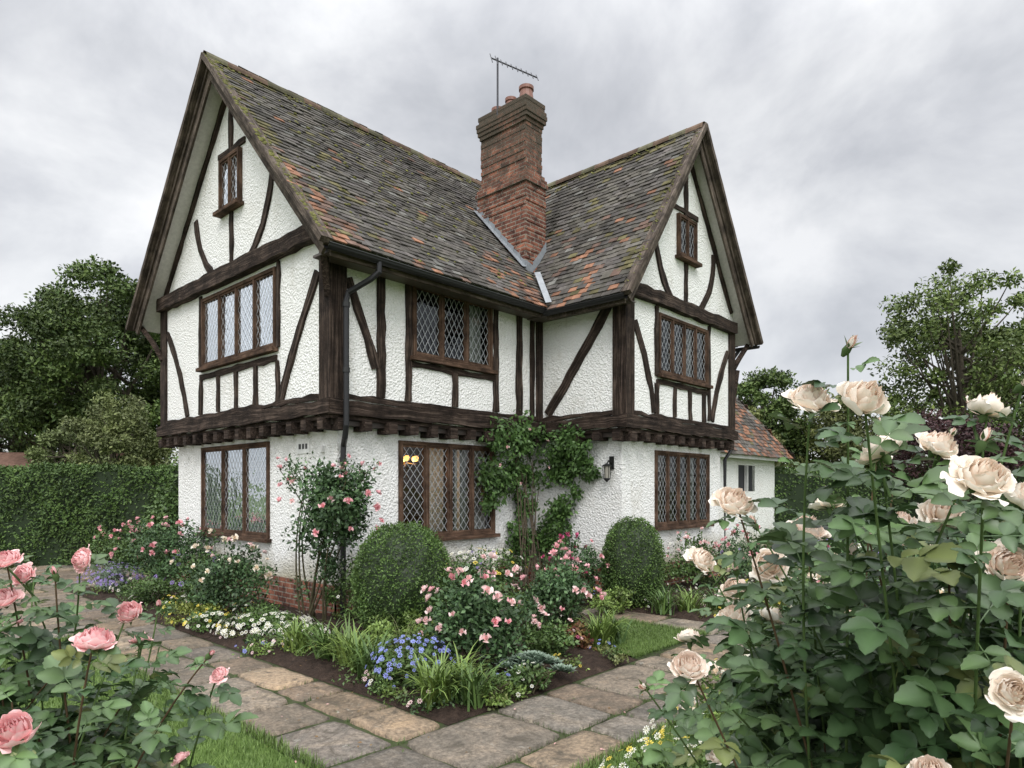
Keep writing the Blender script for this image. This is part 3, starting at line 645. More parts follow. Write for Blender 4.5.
def rose(Np,nu,nv,op=1.0,seed=0,hgt=1.0):
    """cupped garden rose: petals follow bezier profiles from the base, wrapped round the axis"""
    r_=np.random.default_rng(seed);V=[];F=[];C=[];c=0
    for i in range(Np):
        t=(i+.5)/Np;th=i*2.39996+r_.normal(0,.2)
        rt=(.035+.47*t**1.05*op)*r_.uniform(.9,1.08);zt=(.50-.28*t**1.6*op)*hgt*r_.uniform(.90,1.08)
        reflex=0
        if t>.55: reflex=(t-.55)/.45*op*r_.uniform(.5,1.2)
        P0=np.array([.02,.0]);P1=np.array([rt*1.15+.05,.02+.05*(1-t)*hgt]);P2=np.array([rt*(1.12),zt*.72]);P3=np.array([rt*(1+.24*reflex)-.03*(1-t),zt-(.10*reflex)])
        dl=1.15-.60*t
        tip=r_.uniform(.3,.6)
        for k in range(nv+1):
            v=k/nv;b=(1-v)**3*P0+3*v*(1-v)**2*P1+3*v*v*(1-v)*P2+v**3*P3
            wf=min(1,.55+v*.9) if v<.6 else 1.0-((v-.6)/.4)**2.2*tip
            for j in range(nu+1):
                u=2*j/nu-1;ph=th+u*dl*wf
                rr=b[0]*(1+.07*u*abs(u)*(1 if i%2 else -1))+.035*u*u*v*t;zz=b[1]-.07*u*u*v*hgt+.020*math.sin(4.3*u+th*3)*v*v+.015*math.sin(9*u+th*5)*v**4
                rr+=.014*math.sin(6*u+th)*v
                V.append((rr*math.cos(ph),rr*math.sin(ph),zz));C.append(min(1,max(0,t*.65+.35*v*t+.15*v)))
        for k in range(nv):
            for j in range(nu):
                b=c+k*(nu+1)+j;F.append([b,b+1,b+nu+2,b+nu+1])
        c+=(nu+1)*(nv+1)
    return np.array(V),np.array(F),np.array(C)
ROSE_HI=[rose(38,7,6,1.0,s) for s in (1,2)]+[rose(34,7,6,1.05,3,.95),rose(28,7,6,.78,4,1.1),rose(36,7,6,.95,9,.95)]
ROSE_LO=[rose(10,2,3,1.0,5),rose(9,2,3,.8,6)]
BUD=rose(8,4,5,.22,8,1.1)
def daisy(n=8):
    V=[];F=[];C=[]
    for i in range(n):
        a=i/n*6.283;w=.25
        for (r,da,z) in ((.08,0,0),(.35,-w,.06),(.5,0,.03),(.35,w,.06)): V.append((r*math.cos(a+da),r*math.sin(a+da),z))
        F.append([4*i,4*i+1,4*i+2,4*i+3]);C+=[0,1,1,1]
    return np.array(V),np.array(F),np.array(C)
DAISY=daisy()
GREENS={'dark':((.030,.062,.019),(.068,.122,.036)),'mid':((.050,.096,.025),(.11,.18,.048)),'light':((.095,.16,.032),(.18,.25,.06)),
 'olive':((.085,.105,.033),(.16,.175,.06)),'grey':((.11,.165,.11),(.20,.26,.18)),'purple':((.030,.014,.015),(.075,.034,.036)),'rose':((.032,.073,.026),(.078,.14,.05)),'tree':((.038,.068,.018),(.095,.135,.034))}
def blob(g,c,rad,n,size,cols,m=0,K=12,cr=.4,base=LEAF,zmin=.03,up=.5,shell=.5):
    c=np.array(c,float);rad=np.array(rad,float);cols=GREENS[cols] if isinstance(cols,str) else cols
    cc=rdir(K)*(rng.uniform(.25,1,(K,1))**shell)*(1-cr*.55);idx=rng.integers(0,K,n);cr_=rng.uniform(.6,1.3,K)*cr
    o=rdir(n)*(rng.random((n,1))**.42)*cr_[idx][:,None];p=c+(cc[idx]+o)*rad;k=p[:,2]>zmin;p=p[k];o=o[k];idx=idx[k];n=len(p)
    out=nrm(o)*.7+nrm(cc[idx])*.3+np.array((0,0,up));D=rdir(n)+out*.5;U=out+rdir(n)*.55
    tone=rng.uniform(.65,1.35,K)[idx]*rng.uniform(.75,1.25,n);mixv=rng.random((n,1));col=(np.array(cols[0])*(1-mixv)+np.array(cols[1])*mixv)*tone[:,None]
    g.inst(base,p,frames(D,U),size*rng.uniform(.65,1.25,n),col,m)
def blooms(g,c,rad,n,size,ca,cb,m=1,kind=ROSE_LO,zlo=-.2,top=1.0):
    c=np.array(c,float);rad=np.array(rad,float);d=rdir(n*4);d=d[d[:,2]>zlo][:n];n=len(d);p=c+d*rad*rng.uniform(.92,top+.12,(n,1))
    ax=d*np.array((1,1,.6))+np.array((0,0,.6))-np.array((VX,VY,0))*.35
    kind=kind if isinstance(kind,list) else [kind]
    w=rng.integers(0,len(kind),n);tone=rng.uniform(.85,1.12,(n,1))
    for i,kd in enumerate(kind):
        s=w==i; g.inst(kd,p[s],axframes(ax[s]+rng.normal(0,.15,(s.sum(),3))),(size*rng.uniform(.7,1.2,n))[s],np.clip((np.array(ca)*tone)[s],0,.9),m,np.clip((np.array(cb)*tone)[s],0,.92))
PINK=((.78,.32,.36),(.86,.52,.54));PALE=((.82,.48,.47),(.88,.70,.68));CREAM=((.86,.68,.50),(.89,.83,.73));WHITE=((.8,.75,.45),(.88,.88,.85));YEL=((.75,.5,.05),(.85,.72,.15));BLUE=((.20,.23,.6),(.34,.38,.80));MAG=((.45,.06,.14),(.58,.14,.26));LAV=((.2,.13,.38),(.36,.26,.60))
def stems(g,c,rad,h,n,col=(.07,.06,.035),r=.008,m=2):
    for _ in range(n):
        d=rdir(1)[0];e=np.array(c)+d*np.array(rad)*.8;e[2]=max(e[2],.2);s=np.array([c[0]+rng.normal(0,.05),c[1]+rng.normal(0,.05),.03]);mm=(s+e)/2+rng.normal(0,.06,3)
        t=np.linspace(0,1,6)[:,None];tube(g,(1-t)**2*s+2*t*(1-t)*mm+t*t*e,np.linspace(r,r*.4,6),col,m,5)
PM=[M_leaf,M_petal,M_bark];PF=[M_leaffar,M_petal,M_bark]
def shrub(name,l,d,r,hgt,nl,ls,cols,bl=(),K=14,cr=.42,z0=None,asp=1.0,base=LEAF):
    g=Geo();c=W(l,d,hgt*.54 if z0 is None else (z0+hgt)/2);rz=hgt*.48 if z0 is None else (hgt-z0)/2;rad=(r,r*asp,rz)
    stems(g,c,rad,hgt,9);blob(g,c,rad,nl,ls,cols,0,K,cr,base)
    if hgt>.6:
        for _ in range(7):
            dd=rdir(1)[0];dd[2]=abs(dd[2])+.5;dd=nrm(dd);s=c+dd*np.array(rad)*.8;e=s+dd*np.array((.1,.1,.16))*rng.uniform(.6,1.6)
            tube(g,[s,(s+e)/2,e],[.004,.003,.002],(.06,.08,.03),2,4);blob(g,(s+e)/2+(0,0,.02),(.06,.06,.10),22,ls,cols,0,3,.7)
            if bl: blooms(g,e,(.01,.01,.01),1,bl[0][1],*bl[0][2],1,bl[0][3],-1)
    for (n,s,(ca,cb),kd) in bl: blooms(g,c,rad,n,s,ca,cb,1,kd)
    return g.obj(name,PM,None,True)
RL=ROSE_LO
shrub('rose_bush',-.30,6.0,.50,.90,5600,.050,'rose',[(26,.095,PALE,RL),(8,.10,PINK,RL)],K=22)
shrub('rose_bush',.52,7.1,.42,.92,4000,.048,'rose',[(14,.095,PINK,RL),(8,.09,PALE,RL)],K=16)
shrub('rose_bush',-3.55,8.3,.58,.98,5200,.05,'rose',[(14,.095,CREAM,RL),(6,.09,PALE,RL)],K=18)
shrub('rose_bush',-5.5,10.7,.75,1.15,4500,.055,'rose',[(22,.11,PINK,RL)],K=18)
shrub('rose_bush',.85,9.3,.48,.95,2600,.05,'rose',[(8,.095,MAG,RL),(10,.09,PINK,RL)])
shrub('rose_bush',-4.5,9.6,.5,.7,2500,.05,'mid',[(10,.08,LAV,DAISY)])
shrub('flowering_shrub',-.45,9.5,.8,.80,4200,.045,'mid',[(50,.07,WHITE,DAISY),(30,.07,YEL,DAISY),(12,.06,LAV,DAISY)],asp=.6)
shrub('flowering_shrub',-1.9,8.15,.4,.7,2000,.045,'mid',[(14,.05,WHITE,DAISY)])
shrub('flowering_shrub',2.9,10.9,.6,.85,3200,.05,'mid',[(18,.08,PALE,RL),(12,.06,WHITE,DAISY)],asp=.7)
shrub('flowering_shrub',3.75,10.8,.6,1.0,3200,.05,'rose',[(18,.09,PINK,RL),(10,.06,LAV,DAISY)],asp=.8)
shrub('flowering_shrub',4.6,10.6,.7,.95,3200,.05,'mid',[(30,.08,LAV,DAISY),(12,.08,MAG,RL)],asp=.8)
shrub('flowering_shrub',3.3,8.6,.5,.55,2600,.045,'light',[(26,.06,YEL,DAISY),(20,.06,WHITE,DAISY)],asp=.8)
shrub('laurel_shrub',-6.25,12.4,.5,1.9,4200,.08,'mid',K=20)
shrub('leafy_shrub',-6.9,11.8,.5,1.0,2500,.06,'mid',[(12,.09,PINK,RL)])
shrub('lavender_plant',-6.2,10.4,.42,.48,2600,.05,'grey',[(200,.045,LAV,DAISY)],base=NLEAF)
shrub('leafy_shrub',-5.0,9.3,.42,.42,2400,.04,'mid')
shrub('yellow_foliage_plant',-3.75,8.0,.36,.26,2400,.035,((.14,.18,.03),(.26,.30,.06)),[(40,.035,YEL,DAISY)])
shrub('leafy_shrub',-3.0,7.9,.28,.30,1400,.04,'mid')
shrub('white_daisy_plant',-2.75,7.45,.52,.25,3000,.04,'mid',[(140,.06,WHITE,DAISY)],asp=.7)
shrub('white_daisy_plant',-2.2,6.9,.32,.26,1600,.04,'mid',[(50,.055,WHITE,DAISY)])
shrub('white_daisy_plant',-3.4,7.6,.3,.25,1600,.04,'mid',[(36,.05,WHITE,DAISY),(20,.05,YEL,DAISY)])
shrub('blue_geranium',-.80,5.45,.34,.42,2600,.04,'mid',[(150,.042,BLUE,DAISY)])
shrub('leafy_shrub',-1.1,6.5,.35,.45,2200,.045,'light')
shrub('leafy_shrub',.35,6.4,.3,.4,1800,.045,'mid',[(5,.06,PALE,RL)])
shrub('leafy_shrub',.15,5.35,.26,.24,1300,.04,'mid',[(14,.035,WHITE,DAISY)])
shrub('leafy_shrub',-.15,5.05,.2,.2,900,.035,'light')
shrub('red_leaved_plant',.62,6.75,.22,.25,900,.05,((.12,.04,.025),(.18,.12,.04)),[(10,.035,MAG,DAISY)])
shrub('leafy_shrub',-.1,7.6,.5,.6,2600,.05,'mid',[(8,.06,YEL,DAISY)])
shrub('leafy_shrub',1.3,8.6,.3,.4,1400,.045,'light')
g=Geo()
for i in range(130):
    for tr in range(20):
        if i<45:
            if i%2: x,y=rng.uniform(3.15,5.4),rng.uniform(3.5,3.85)
            else: x,y=rng.uniform(3.13,3.4),rng.uniform(3.5,7.3)
        else: x,y=rng.uniform(3.2,8.5),rng.uniform(3.6,7.2)
        if not(5.4<x<7.75 and y<4.75): break
    if 6.9<x<7.75: continue
    if i<45 and rng.random()<.35: continue
    c=(x,y,.06);r=rng.uniform(.1,.20);blob(g,c,(r,r,.1),240,.03,random.choice(['mid','light','dark','olive']),0,4,.6)
    if random.random()<.5: blooms(g,c,(r,r,.12),7,.04,*random.choice([WHITE,YEL,BLUE,PALE]),1,DAISY,.1)
for _ in range(30):
    x,y=rng.uniform(3.2,4.5),rng.uniform(7.4,12);c=(x,y,.08);r=rng.uniform(.12,.26);blob(g,c,(r,r,.14),300,.035,random.choice(['mid','light','dark']),0,4,.6)
    if random.random()<.5: blooms(g,c,(r,r,.2),10,.05,*random.choice([WHITE,YEL,WHITE,PALE]),1,DAISY,.1)
for _ in range(28):
    x,y=rng.uniform(7.9,11.5),rng.uniform(3.6,5.4);c=(x,y,.08);r=rng.uniform(.12,.26);blob(g,c,(r,r,.16),300,.035,random.choice(['mid','light','dark']),0,4,.6)
    if random.random()<.6: blooms(g,c,(r,r,.2),8,.045,*random.choice([WHITE,YEL,BLUE,PALE]),1,DAISY,.1)
g.obj('ground_cover',PM,None,True)
g=Geo();n=420;x=rng.uniform(2.0,9,n);y=rng.uniform(2.0,8.5,n);k=((x<3.1)|(y<3.45)|(rng.random(n)<.35));P=np.stack([x,y,np.where((x<3.1)|(y<3.45),.042,.085)],1)[k];n=len(P)
g.inst(LEAF,P,frames(rdir(n)*(1,1,.15),np.tile((0,0,1.),(n,1))+rng.normal(0,.2,(n,3))),rng.uniform(.012,.035,n),np.array([(.16,.09,.03),(.6,.35,.33),(.07,.09,.03),(.2,.13,.05)])[rng.integers(0,4,n)]);g.obj('fallen_leaves',PM,None,False)
def strappy(name,l,d,h,n,cols='mid',sp=1.0,wd=.011):
    g=Geo();c0=W(l,d,.03);cols=GREENS[cols];S=6
    for _ in range(n):
        a=rng.uniform(0,6.28);L=h*rng.uniform(.7,1.35);p=c0+np.array((rng.normal(0,.05*sp),rng.normal(0,.05*sp),0));el=rng.uniform(.9,1.5);dr=rng.uniform(1.0,2.3)
        dh=np.array((math.cos(a),math.sin(a),0));pr=np.array((-math.sin(a),math.cos(a),0));V=[];F=[];w=wd*rng.uniform(.7,1.3);q=p.copy()
        for k in range(S+1):
            t=k/S;ww=w*(1-t**2*.92);V+=[q-pr*ww+(0,0,ww*.4),q+pr*ww+(0,0,ww*.4)];e=el-dr*t*t
            q=q+(dh*math.cos(e)+np.array((0,0,math.sin(e))))*L/S
            if k: F.append([2*k-2,2*k,2*k+1,2*k-1])
        t=rng.random();g.add(V,F,(np.array(cols[0])*(1-t)+np.array(cols[1])*t)*rng.uniform(.8,1.3))
    return g.obj(name,PM,None,True)
for (l,d,h,n,c) in ((-2.1,6.55,.36,90,'light'),(-1.72,6.3,.38,100,'mid'),(-1.45,6.05,.40,110,'light'),(-1.15,5.65,.38,110,'mid'),(-1.32,5.85,.34,80,'light'),(-.55,4.98,.40,150,'light'),(-.30,5.0,.34,120,'mid'),(-.42,5.2,.36,90,'light'),
    (.88,6.75,.42,140,'light'),(1.05,7.0,.35,80,'mid'),(1.95,8.7,.35,90,'mid'),(2.3,8.7,.35,90,'light'),(2.65,8.6,.36,90,'mid'),(3.0,9.2,.4,90,'light'),(-.95,6.9,.5,60,'mid')):
    strappy('daylily_clump',l,d,h,n,c)
strappy('dry_stem_clump',-.98,6.15,.52,40,'olive',.7,.004)
g=Geo();SUC=(np.array([(0,-.1,0),(0,.1,0),(.55,.26,.10),(.55,-.26,.10),(1,.03,.16),(1,-.03,.16)]),np.array([[0,1,2,3],[3,2,4,5]]),np.array([0,0,.5,.5,1,1]))
for _ in range(30):
    o=rng.normal(0,.12,2);c=W(.17+o[0],5.7+o[1]*.8,.10+.10*math.exp(-(o@o)*30));n=26;a=np.arange(n)*2.4;el=np.linspace(.1,1.3,n);D=np.stack([np.cos(a)*np.cos(el),np.sin(a)*np.cos(el),np.sin(el)],1)
    g.inst(SUC,np.tile(c,(n,1)),frames(D,np.tile((0,0,1.),(n,1))),np.linspace(.11,.045,n),np.array((.11,.17,.12)),0,np.array((.22,.29,.22)))
g.obj('sedum_plant',PM,None,True)
def topiary(l,d,r,h,n,k=1.0):
    g=Geo();c=W(l,d,0);nu,nv=36,22;V=[];F=[]
    def surf(th,ph):
        z=.5-.5*math.cos(ph);rr=math.sin(ph)**.75*(1.02-.10*z*k)
        lump=1+.03*math.sin(5*th+3*ph)+.025*math.sin(9*th-7*ph)
        return np.array((math.cos(th)*rr*r*lump,math.sin(th)*rr*r*lump,.03+z*h*(1+.015*math.sin(7*th))))
    for i in range(nv+1):
        for j in range(nu): V.append(c+surf(j/nu*6.283,i/nv*math.pi)*np.array((.95,.95,.97)))
    for i in range(nv):
        for j in range(nu): F.append([i*nu+j,i*nu+(j+1)%nu,(i+1)*nu+(j+1)%nu,(i+1)*nu+j])
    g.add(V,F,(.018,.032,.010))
    th=rng.uniform(0,6.283,n);ph=np.arccos(rng.uniform(-1,1,n));S=np.array([surf(a,b) for a,b in zip(th,ph)]);o=nrm(S-np.array((0,0,h*.5)))
    P=c+S+o*rng.normal(-.004,.018,(n,1));t=rng.random((n,1))
    patch=1+.25*np.sin(S[:,0:1]*9+S[:,2:3]*7)*np.sin(S[:,1:2]*8-2)
    g.inst(LEAF,P,frames(o*.7+rdir(n),o*.5+rdir(n)),.030*rng.uniform(.6,1.3,n),((1-t)*np.array((.038,.080,.017))+t*np.array((.11,.18,.042)))*patch)
    g.obj('topiary_bush',PM,None,False)
topiary(-1.19,7.3,.53,1.22,17000);topiary(1.66,9.25,.44,1.20,12000,1.6)
g=Geo();b=W(-2.35,8.0,.03)
for k in range(9):
    e=W(-2.1+rng.normal(0,.35),7.85+rng.normal(0,.12),rng.uniform(1.3,1.95));s=b+np.array((rng.normal(0,.1),rng.normal(0,.1),0));t=np.linspace(0,1,9)[:,None];mid=(s+e)/2+np.array((rng.normal(0,.2),rng.normal(0,.1),.1))
    tube(g,(1-t)**2*s+2*t*(1-t)*mid+t*t*e,np.linspace(.014,.005,9),(.09,.08,.045),2,5)
c=W(-2.12,7.85,1.42);blob(g,c,(.60,.45,.52),5600,.062,'rose',0,30,.38,shell=.55);blob(g,W(-2.3,7.9,.75),(.35,.3,.5),900,.05,'rose',0,12,.4)
blooms(g,c,(.64,.5,.54),20,.095,*PINK,1,RL,-.5);blooms(g,c,(.6,.45,.5),8,.09,*PALE,1,RL,-.5)
for _ in range(9):
    a=rng.uniform(0,6.28);s=c+np.array((.4*math.cos(a),.3*math.sin(a),.3));e=s+np.array((.3*math.cos(a),.15*math.sin(a),rng.uniform(.12,.3)));tube(g,[s,(s+e)/2+(0,0,.05),e],[.005,.004,.002],(.06,.08,.03),2,4)
    blob(g,(s+e)/2,(.12,.12,.18),60,.045,'rose',0,4,.7); blooms(g,e,(.02,.02,.02),1,.08,*PINK,1,RL,-1)
g.obj('climbing_rose',PM,None,True)
g=Geo()
for _ in range(92):
    if rng.random()<.55:
        x=rng.uniform(7.35,8.5);z=rng.uniform(1.35,2.75) if rng.random()<.65 else rng.uniform(.5,1.6)
        if z<1.4: x=rng.uniform(7.85,8.5)
        c=(x,7.12 if z>2.2 else 7.25,z);no=(0,-1,.3)
    else:
        y=rng.uniform(6.2,7.2);z=rng.uniform(1.6,2.7) if rng.random()<.7 else rng.uniform(.7,1.7)
        if z<1.5: y=rng.uniform(6.7,7.2)
        c=(8.42 if z>2.2 else 8.58,y,z);no=(-1,0,.3)
    r=rng.uniform(.12,.24);m=rng.integers(70,130);p=np.array(c)+rdir(m)*np.array((r,r,r))*rng.random((m,1))**.4
    tone=rng.uniform(.7,1.3);t=rng.random((m,1));col=((1-t)*np.array((.040,.088,.020))+t*np.array((.09,.165,.042)))*tone
    g.inst(LEAF,p,frames(rdir(m)+np.array((0,0,-.6)),np.tile(no,(m,1))+rdir(m)*.5),.085*rng.uniform(.6,1.2,m),col)
for _ in range(12):
    e=np.array((rng.uniform(7.7,8.5),7.2,rng.uniform(1.4,2.5)));s=np.array((8.1+rng.normal(0,.12),7.1,.04));t=np.linspace(0,1,9)[:,None];mid=(s+e)/2+np.array((rng.normal(0,.12),-.05,.1));tube(g,(1-t)**2*s+2*t*(1-t)*mid+t*t*e,np.linspace(.016,.006,9),(.10,.08,.055),2,5)
blooms(g,(8.0,7.0,2.0),(.6,.25,.6),8,.07,*PALE,1,RL,-.6)
g.obj('wall_climber',PM,None,True)

def fg_bush(name,base,bloomlist,shoots,pal,leafs=1.0,dens=1.0):
    g=Geo();b=W(*base,.03);P=[];D=[];U=[];S=[]
    def cane(e,r0=.007,lstart=.25,lend=.93,gap=.05,col=(.08,.13,.04)):
        s=b+np.array((rng.normal(0,.12),rng.normal(0,.12),0));mid=(s*.4+e*.6)+np.array((rng.normal(0,.08),rng.normal(0,.08),.12));mid[2]=max(mid[2],e[2]*.55)
        c2=np.array((.10,.065,.035)) if rng.random()<.3 else np.array(col)
        t=np.linspace(0,1,16)[:,None];Q=(1-t)**2*s+2*t*(1-t)*mid+t*t*e;tube(g,Q,np.linspace(r0,r0*.42,16),c2,2,6)
        L=np.linalg.norm(np.diff(Q,axis=0),axis=1).sum();n=int(L*(lend-lstart)/gap);ts=np.linspace(lstart,lend,max(n,2));a0=rng.uniform(0,6.28)
        for i,tt in enumerate(ts):
            p=(1-tt)**2*s+2*tt*(1-tt)*mid+tt*tt*e
            if p[2]<.6: continue
            tg=nrm(2*(1-tt)*(mid-s)+2*tt*(e-mid));a=a0+i*2.4;x=nrm(np.cross(tg,(0,0,1.))+1e-4);y=np.cross(tg,x);o=x*math.cos(a)+y*math.sin(a)
            P.append(p);D.append(o+tg*.45+np.array((0,0,-.05))+rng.normal(0,.15,3));U.append(np.array((0,0,1.0))+tg*.4+rng.normal(0,.3,3)-np.array((VX,VY,0))*.45);S.append(rng.uniform(.085,.14)*leafs*(1 if tt<.88 else .65))
        return nrm(e-mid)
    for (l,d,z,dm,kind) in bloomlist:
        e=W(l,d,z);tg=cane(e,.0042,.35,.97,.038);ax=tg*.45+rng.normal(0,.28,3)+(-np.array((VX,VY,0)))*rng.uniform(.2,.95)+np.array((0,0,.45))
        ax=nrm(ax);R=axframes(ax[None]);tone=rng.uniform(.95,1.05);warm=rng.random()
        if kind=='b':
            g.inst(BUD,e[None],R,dm*1.35,np.array(pal[2]),1,np.array(pal[1])*.95);sl=dm*.75
        else:
            ci=np.array(pal[0])*(1-.45*warm)+np.array(pal[3])*.45*warm;co_=np.array(pal[1])*(1-.3*warm)+np.array(pal[3])*.3*warm
            kb=ROSE_HI[rng.integers(0,5)];g.inst(kb,(e-ax*dm*.2)[None],R,dm*.90,np.clip(ci*tone,0,.93),1,np.clip(co_*tone,0,.92));sl=dm*.42
            e=e-ax*dm*.2
        ang=np.arange(5)*1.2566;x=R[0,:,0];y=R[0,:,1];DD=x[None]*np.cos(ang)[:,None]+y[None]*np.sin(ang)[:,None]+(ax*(1.2 if kind=='b' else .1))[None]
        g.inst(NLEAF,np.tile(e-ax*.002,(5,1)),frames(DD,np.tile(ax,(5,1))),sl,(.08,.13,.045),0)
        tube(g,[e-ax*.016,e-ax*.006,e+ax*.003],[.003,.0075,.006],(.08,.13,.045),2,7)
        if kind=='r' and rng.random()<.6:
            q=e+rng.normal(0,.035,3)+np.array((0,0,.02));s=e-tg*.07;tube(g,[s,(s+q)/2,q],[.003,.0025,.002],(.08,.13,.045),2,5)
            g.inst(BUD,q[None],axframes((q-s)[None]),.032,np.array(pal[2]),1,np.array(pal[1])*.9);DD2=nrm(q-s)[None]*1.3+x[None]*np.cos(ang)[:,None]+y[None]*np.sin(ang)[:,None]
            g.inst(NLEAF,np.tile(q,(5,1)),frames(DD2,np.tile(nrm(q-s),(5,1))),.020,(.08,.13,.045),0)
    for (l,d,z) in shoots: cane(W(l,d,z),.004,.3,1.0,.042/dens)
    P=np.array(P);n=len(P);U=np.array(U);R=frames(np.array(D),U);S=np.array(S);w=rng.integers(0,5,n);t=rng.random((n,1));tone=rng.uniform(.7,1.3,(n,1))
    col=((1-t)*np.array((.036,.076,.028))+t*np.array((.088,.148,.052)))*tone
    yng=rng.random((n,1))<.08;col=np.where(yng,np.array((.15,.18,.06)),col)
    for i in range(5):
        s=w==i;g.inst(COMP[i],P[s],R[s],S[s],col[s],0,col[s]*1.5+.012)
    print(name,'leaves',n)
    return g.obj(name,[M_leafgloss,M_petal,M_bark],None,True)
PK=((.82,.35,.37),(.91,.62,.61),(.74,.22,.25),(.90,.54,.52));CR=((.90,.70,.53),(.91,.86,.77),(.85,.45,.33),(.91,.70,.62))
R_=[(.55,1.1,1.862,.034,'b'),(.513,1.15,1.79,.088,'r'),(.513,.98,1.765,.088,'r'),(.885,1.25,1.785,.085,'r'),(.836,1.1,1.80,.038,'b'),(.602,1.1,1.70,.085,'r'),(.764,1.2,1.715,.085,'r'),(.415,1.25,1.612,.088,'r'),(.62,1.4,1.555,.085,'r'),(.73,1.4,1.57,.085,'r'),(.598,.85,1.65,.080,'r'),(.777,1.2,1.59,.085,'r'),(.614,1.6,1.455,.088,'r'),(.605,1.2,1.512,.034,'b'),(.526,1.6,1.335,.085,'r'),(.592,1.8,1.37,.085,'r'),(.316,1.2,1.32,.075,'r'),(.277,1.4,1.218,.035,'b'),(.402,1.3,1.12,.055,'r'),(.66,1.7,1.31,.08,'r'),(.636,.85,1.375,.06,'r'),(.56,.9,1.255,.06,'r'),(.741,1.0,1.52,.075,'r'),(.866,1.5,1.56,.08,'r'),(.70,1.0,1.70,.034,'b'),(.50,1.5,1.45,.03,'b'),(.36,1.35,1.27,.03,'b'),(.78,1.02,1.62,.075,'r'),(.92,1.3,1.66,.085,'r'),(.70,1.5,1.62,.03,'b'),(.50,1.75,1.45,.085,'r'),(.45,1.7,1.26,.08,'r'),(.80,1.7,1.60,.085,'r'),(1.02,1.6,1.62,.085,'r'),(.68,1.75,1.50,.08,'r'),(.95,1.75,1.72,.085,'r'),(.56,1.55,1.55,.035,'b')]
sh=[]
while len(sh)<125:
    l,d,z=rng.uniform(.42,1.75),rng.uniform(.88,2.0),rng.uniform(.85,1.7)
    if z<1.04+(l-.41)*1.35 and z<1.66 and l/d<1.1 and l/d>.30: sh.append((l,d,z))
fg_bush('cream_rose_bush',(.95,1.4),R_,sh,CR,1.0)
L_=[(-.807,1.3,1.345,.088,'r'),(-.914,1.6,1.34,.078,'r'),(-.964,1.5,1.475,.068,'r'),(-1.13,1.5,1.478,.065,'r'),(-1.167,1.6,1.43,.06,'r'),(-.815,1.1,1.238,.086,'r'),(-.656,1.5,1.22,.045,'r'),(-.94,1.7,1.255,.055,'r'),(-.741,1.5,1.034,.045,'r'),(-1.14,1.5,1.39,.075,'r'),(-.674,1.5,1.262,.022,'b'),(-1.02,1.5,1.44,.03,'b'),(-1.0,1.9,1.30,.03,'b')]
sh=[]
while len(sh)<115:
    l,d,z=rng.uniform(-1.75,-.62),rng.uniform(1.05,2.0),rng.uniform(.7,1.42)
    if z<1.02+(-.67-l)*.9 and z<1.42 and l/d<-.47 and l/d>-1.2: sh.append((l,d,z))
fg_bush('pink_rose_bush',(-1.15,1.55),L_,sh,PK,.95)
shrub('rose_bush',1.35,3.0,.5,1.05,5600,.045,'rose',[(16,.085,CREAM,RL)],K=20)
shrub('rose_bush',2.15,3.9,.65,1.15,5600,.05,'rose',[(18,.09,CREAM,RL)],K=20)
shrub('flowering_shrub',2.9,5.2,.8,1.2,5200,.055,'mid',[(20,.085,CREAM,RL),(24,.07,LAV,DAISY)],K=20)
shrub('flowering_shrub',4.1,6.8,1.0,1.25,5200,.06,'rose',[(18,.10,PINK,RL),(24,.08,WHITE,DAISY)],K=20)
shrub('daisy_border',.78,3.15,.36,.42,3200,.035,'mid',[(90,.042,WHITE,DAISY),(40,.042,YEL,DAISY)])
shrub('daisy_border',1.15,3.6,.4,.5,3200,.035,'light',[(70,.042,WHITE,DAISY),(50,.042,YEL,DAISY)])
shrub('daisy_border',.62,2.75,.28,.36,2200,.03,'mid',[(70,.036,WHITE,DAISY),(30,.036,YEL,DAISY)])
shrub('daisy_border',1.7,4.4,.5,.5,3000,.04,'light',[(30,.04,WHITE,DAISY),(40,.04,YEL,DAISY)])
def hedge(name,a,b,th,h,n,cols=((.033,.068,.016),(.095,.155,.038))):
    a=np.array(a);b=np.array(b);g=Geo();d=(b-a);L=np.linalg.norm(d);d/=L;nrml=np.array((-d[1],d[0]))
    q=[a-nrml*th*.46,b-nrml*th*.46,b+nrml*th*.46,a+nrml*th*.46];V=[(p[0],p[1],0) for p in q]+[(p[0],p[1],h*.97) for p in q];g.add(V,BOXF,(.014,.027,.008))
    u=rng.uniform(0,L,n);f=rng.random(n);top=f<.3;s=np.where(rng.random(n)<.35,-1,1)
    cam=-1 if np.dot(nrml,-(a+b)/2)<0 else 1; s=s*cam
    w=np.where(top,rng.uniform(-.5,.5,n),s*.5)*th;z=np.where(top,h,rng.uniform(.02,h,n))
    lump=.06*np.sin(u*2.1+z*2)+.04*np.sin(u*5.3-z*4);w=w+np.where(top,0,s*lump);z=z+np.where(top,.03*np.sin(u*1.7)+.03*np.sin(u*4.9),0)
    P=np.stack([a[0]+d[0]*u+nrml[0]*w,a[1]+d[1]*u+nrml[1]*w,z],1)+rng.normal(0,.03,(n,3));no=np.where(top[:,None],np.array((0,0,1.))[None],np.concatenate([nrml,[0]])[None]*s[:,None])
    t=rng.random((n,1));patch=1+.3*np.sin(u*3+1)*np.sin(z*5+u);g.inst(LEAF,P,frames(rdir(n)+no*.4,no+np.array((0,0,.5))+rdir(n)*.7),.075*rng.uniform(.6,1.3,n),((1-t)*np.array(cols[0])+t*np.array(cols[1]))*patch[:,None])
    g.obj(name,PF,None,False)
hedge('hedge',W(-18,15.5)[:2],W(-7.0,14.6)[:2],1.0,2.08,46000)
hedge('hedge',W(6.3,17.2)[:2],W(24,19)[:2],1.0,2.1,36000)
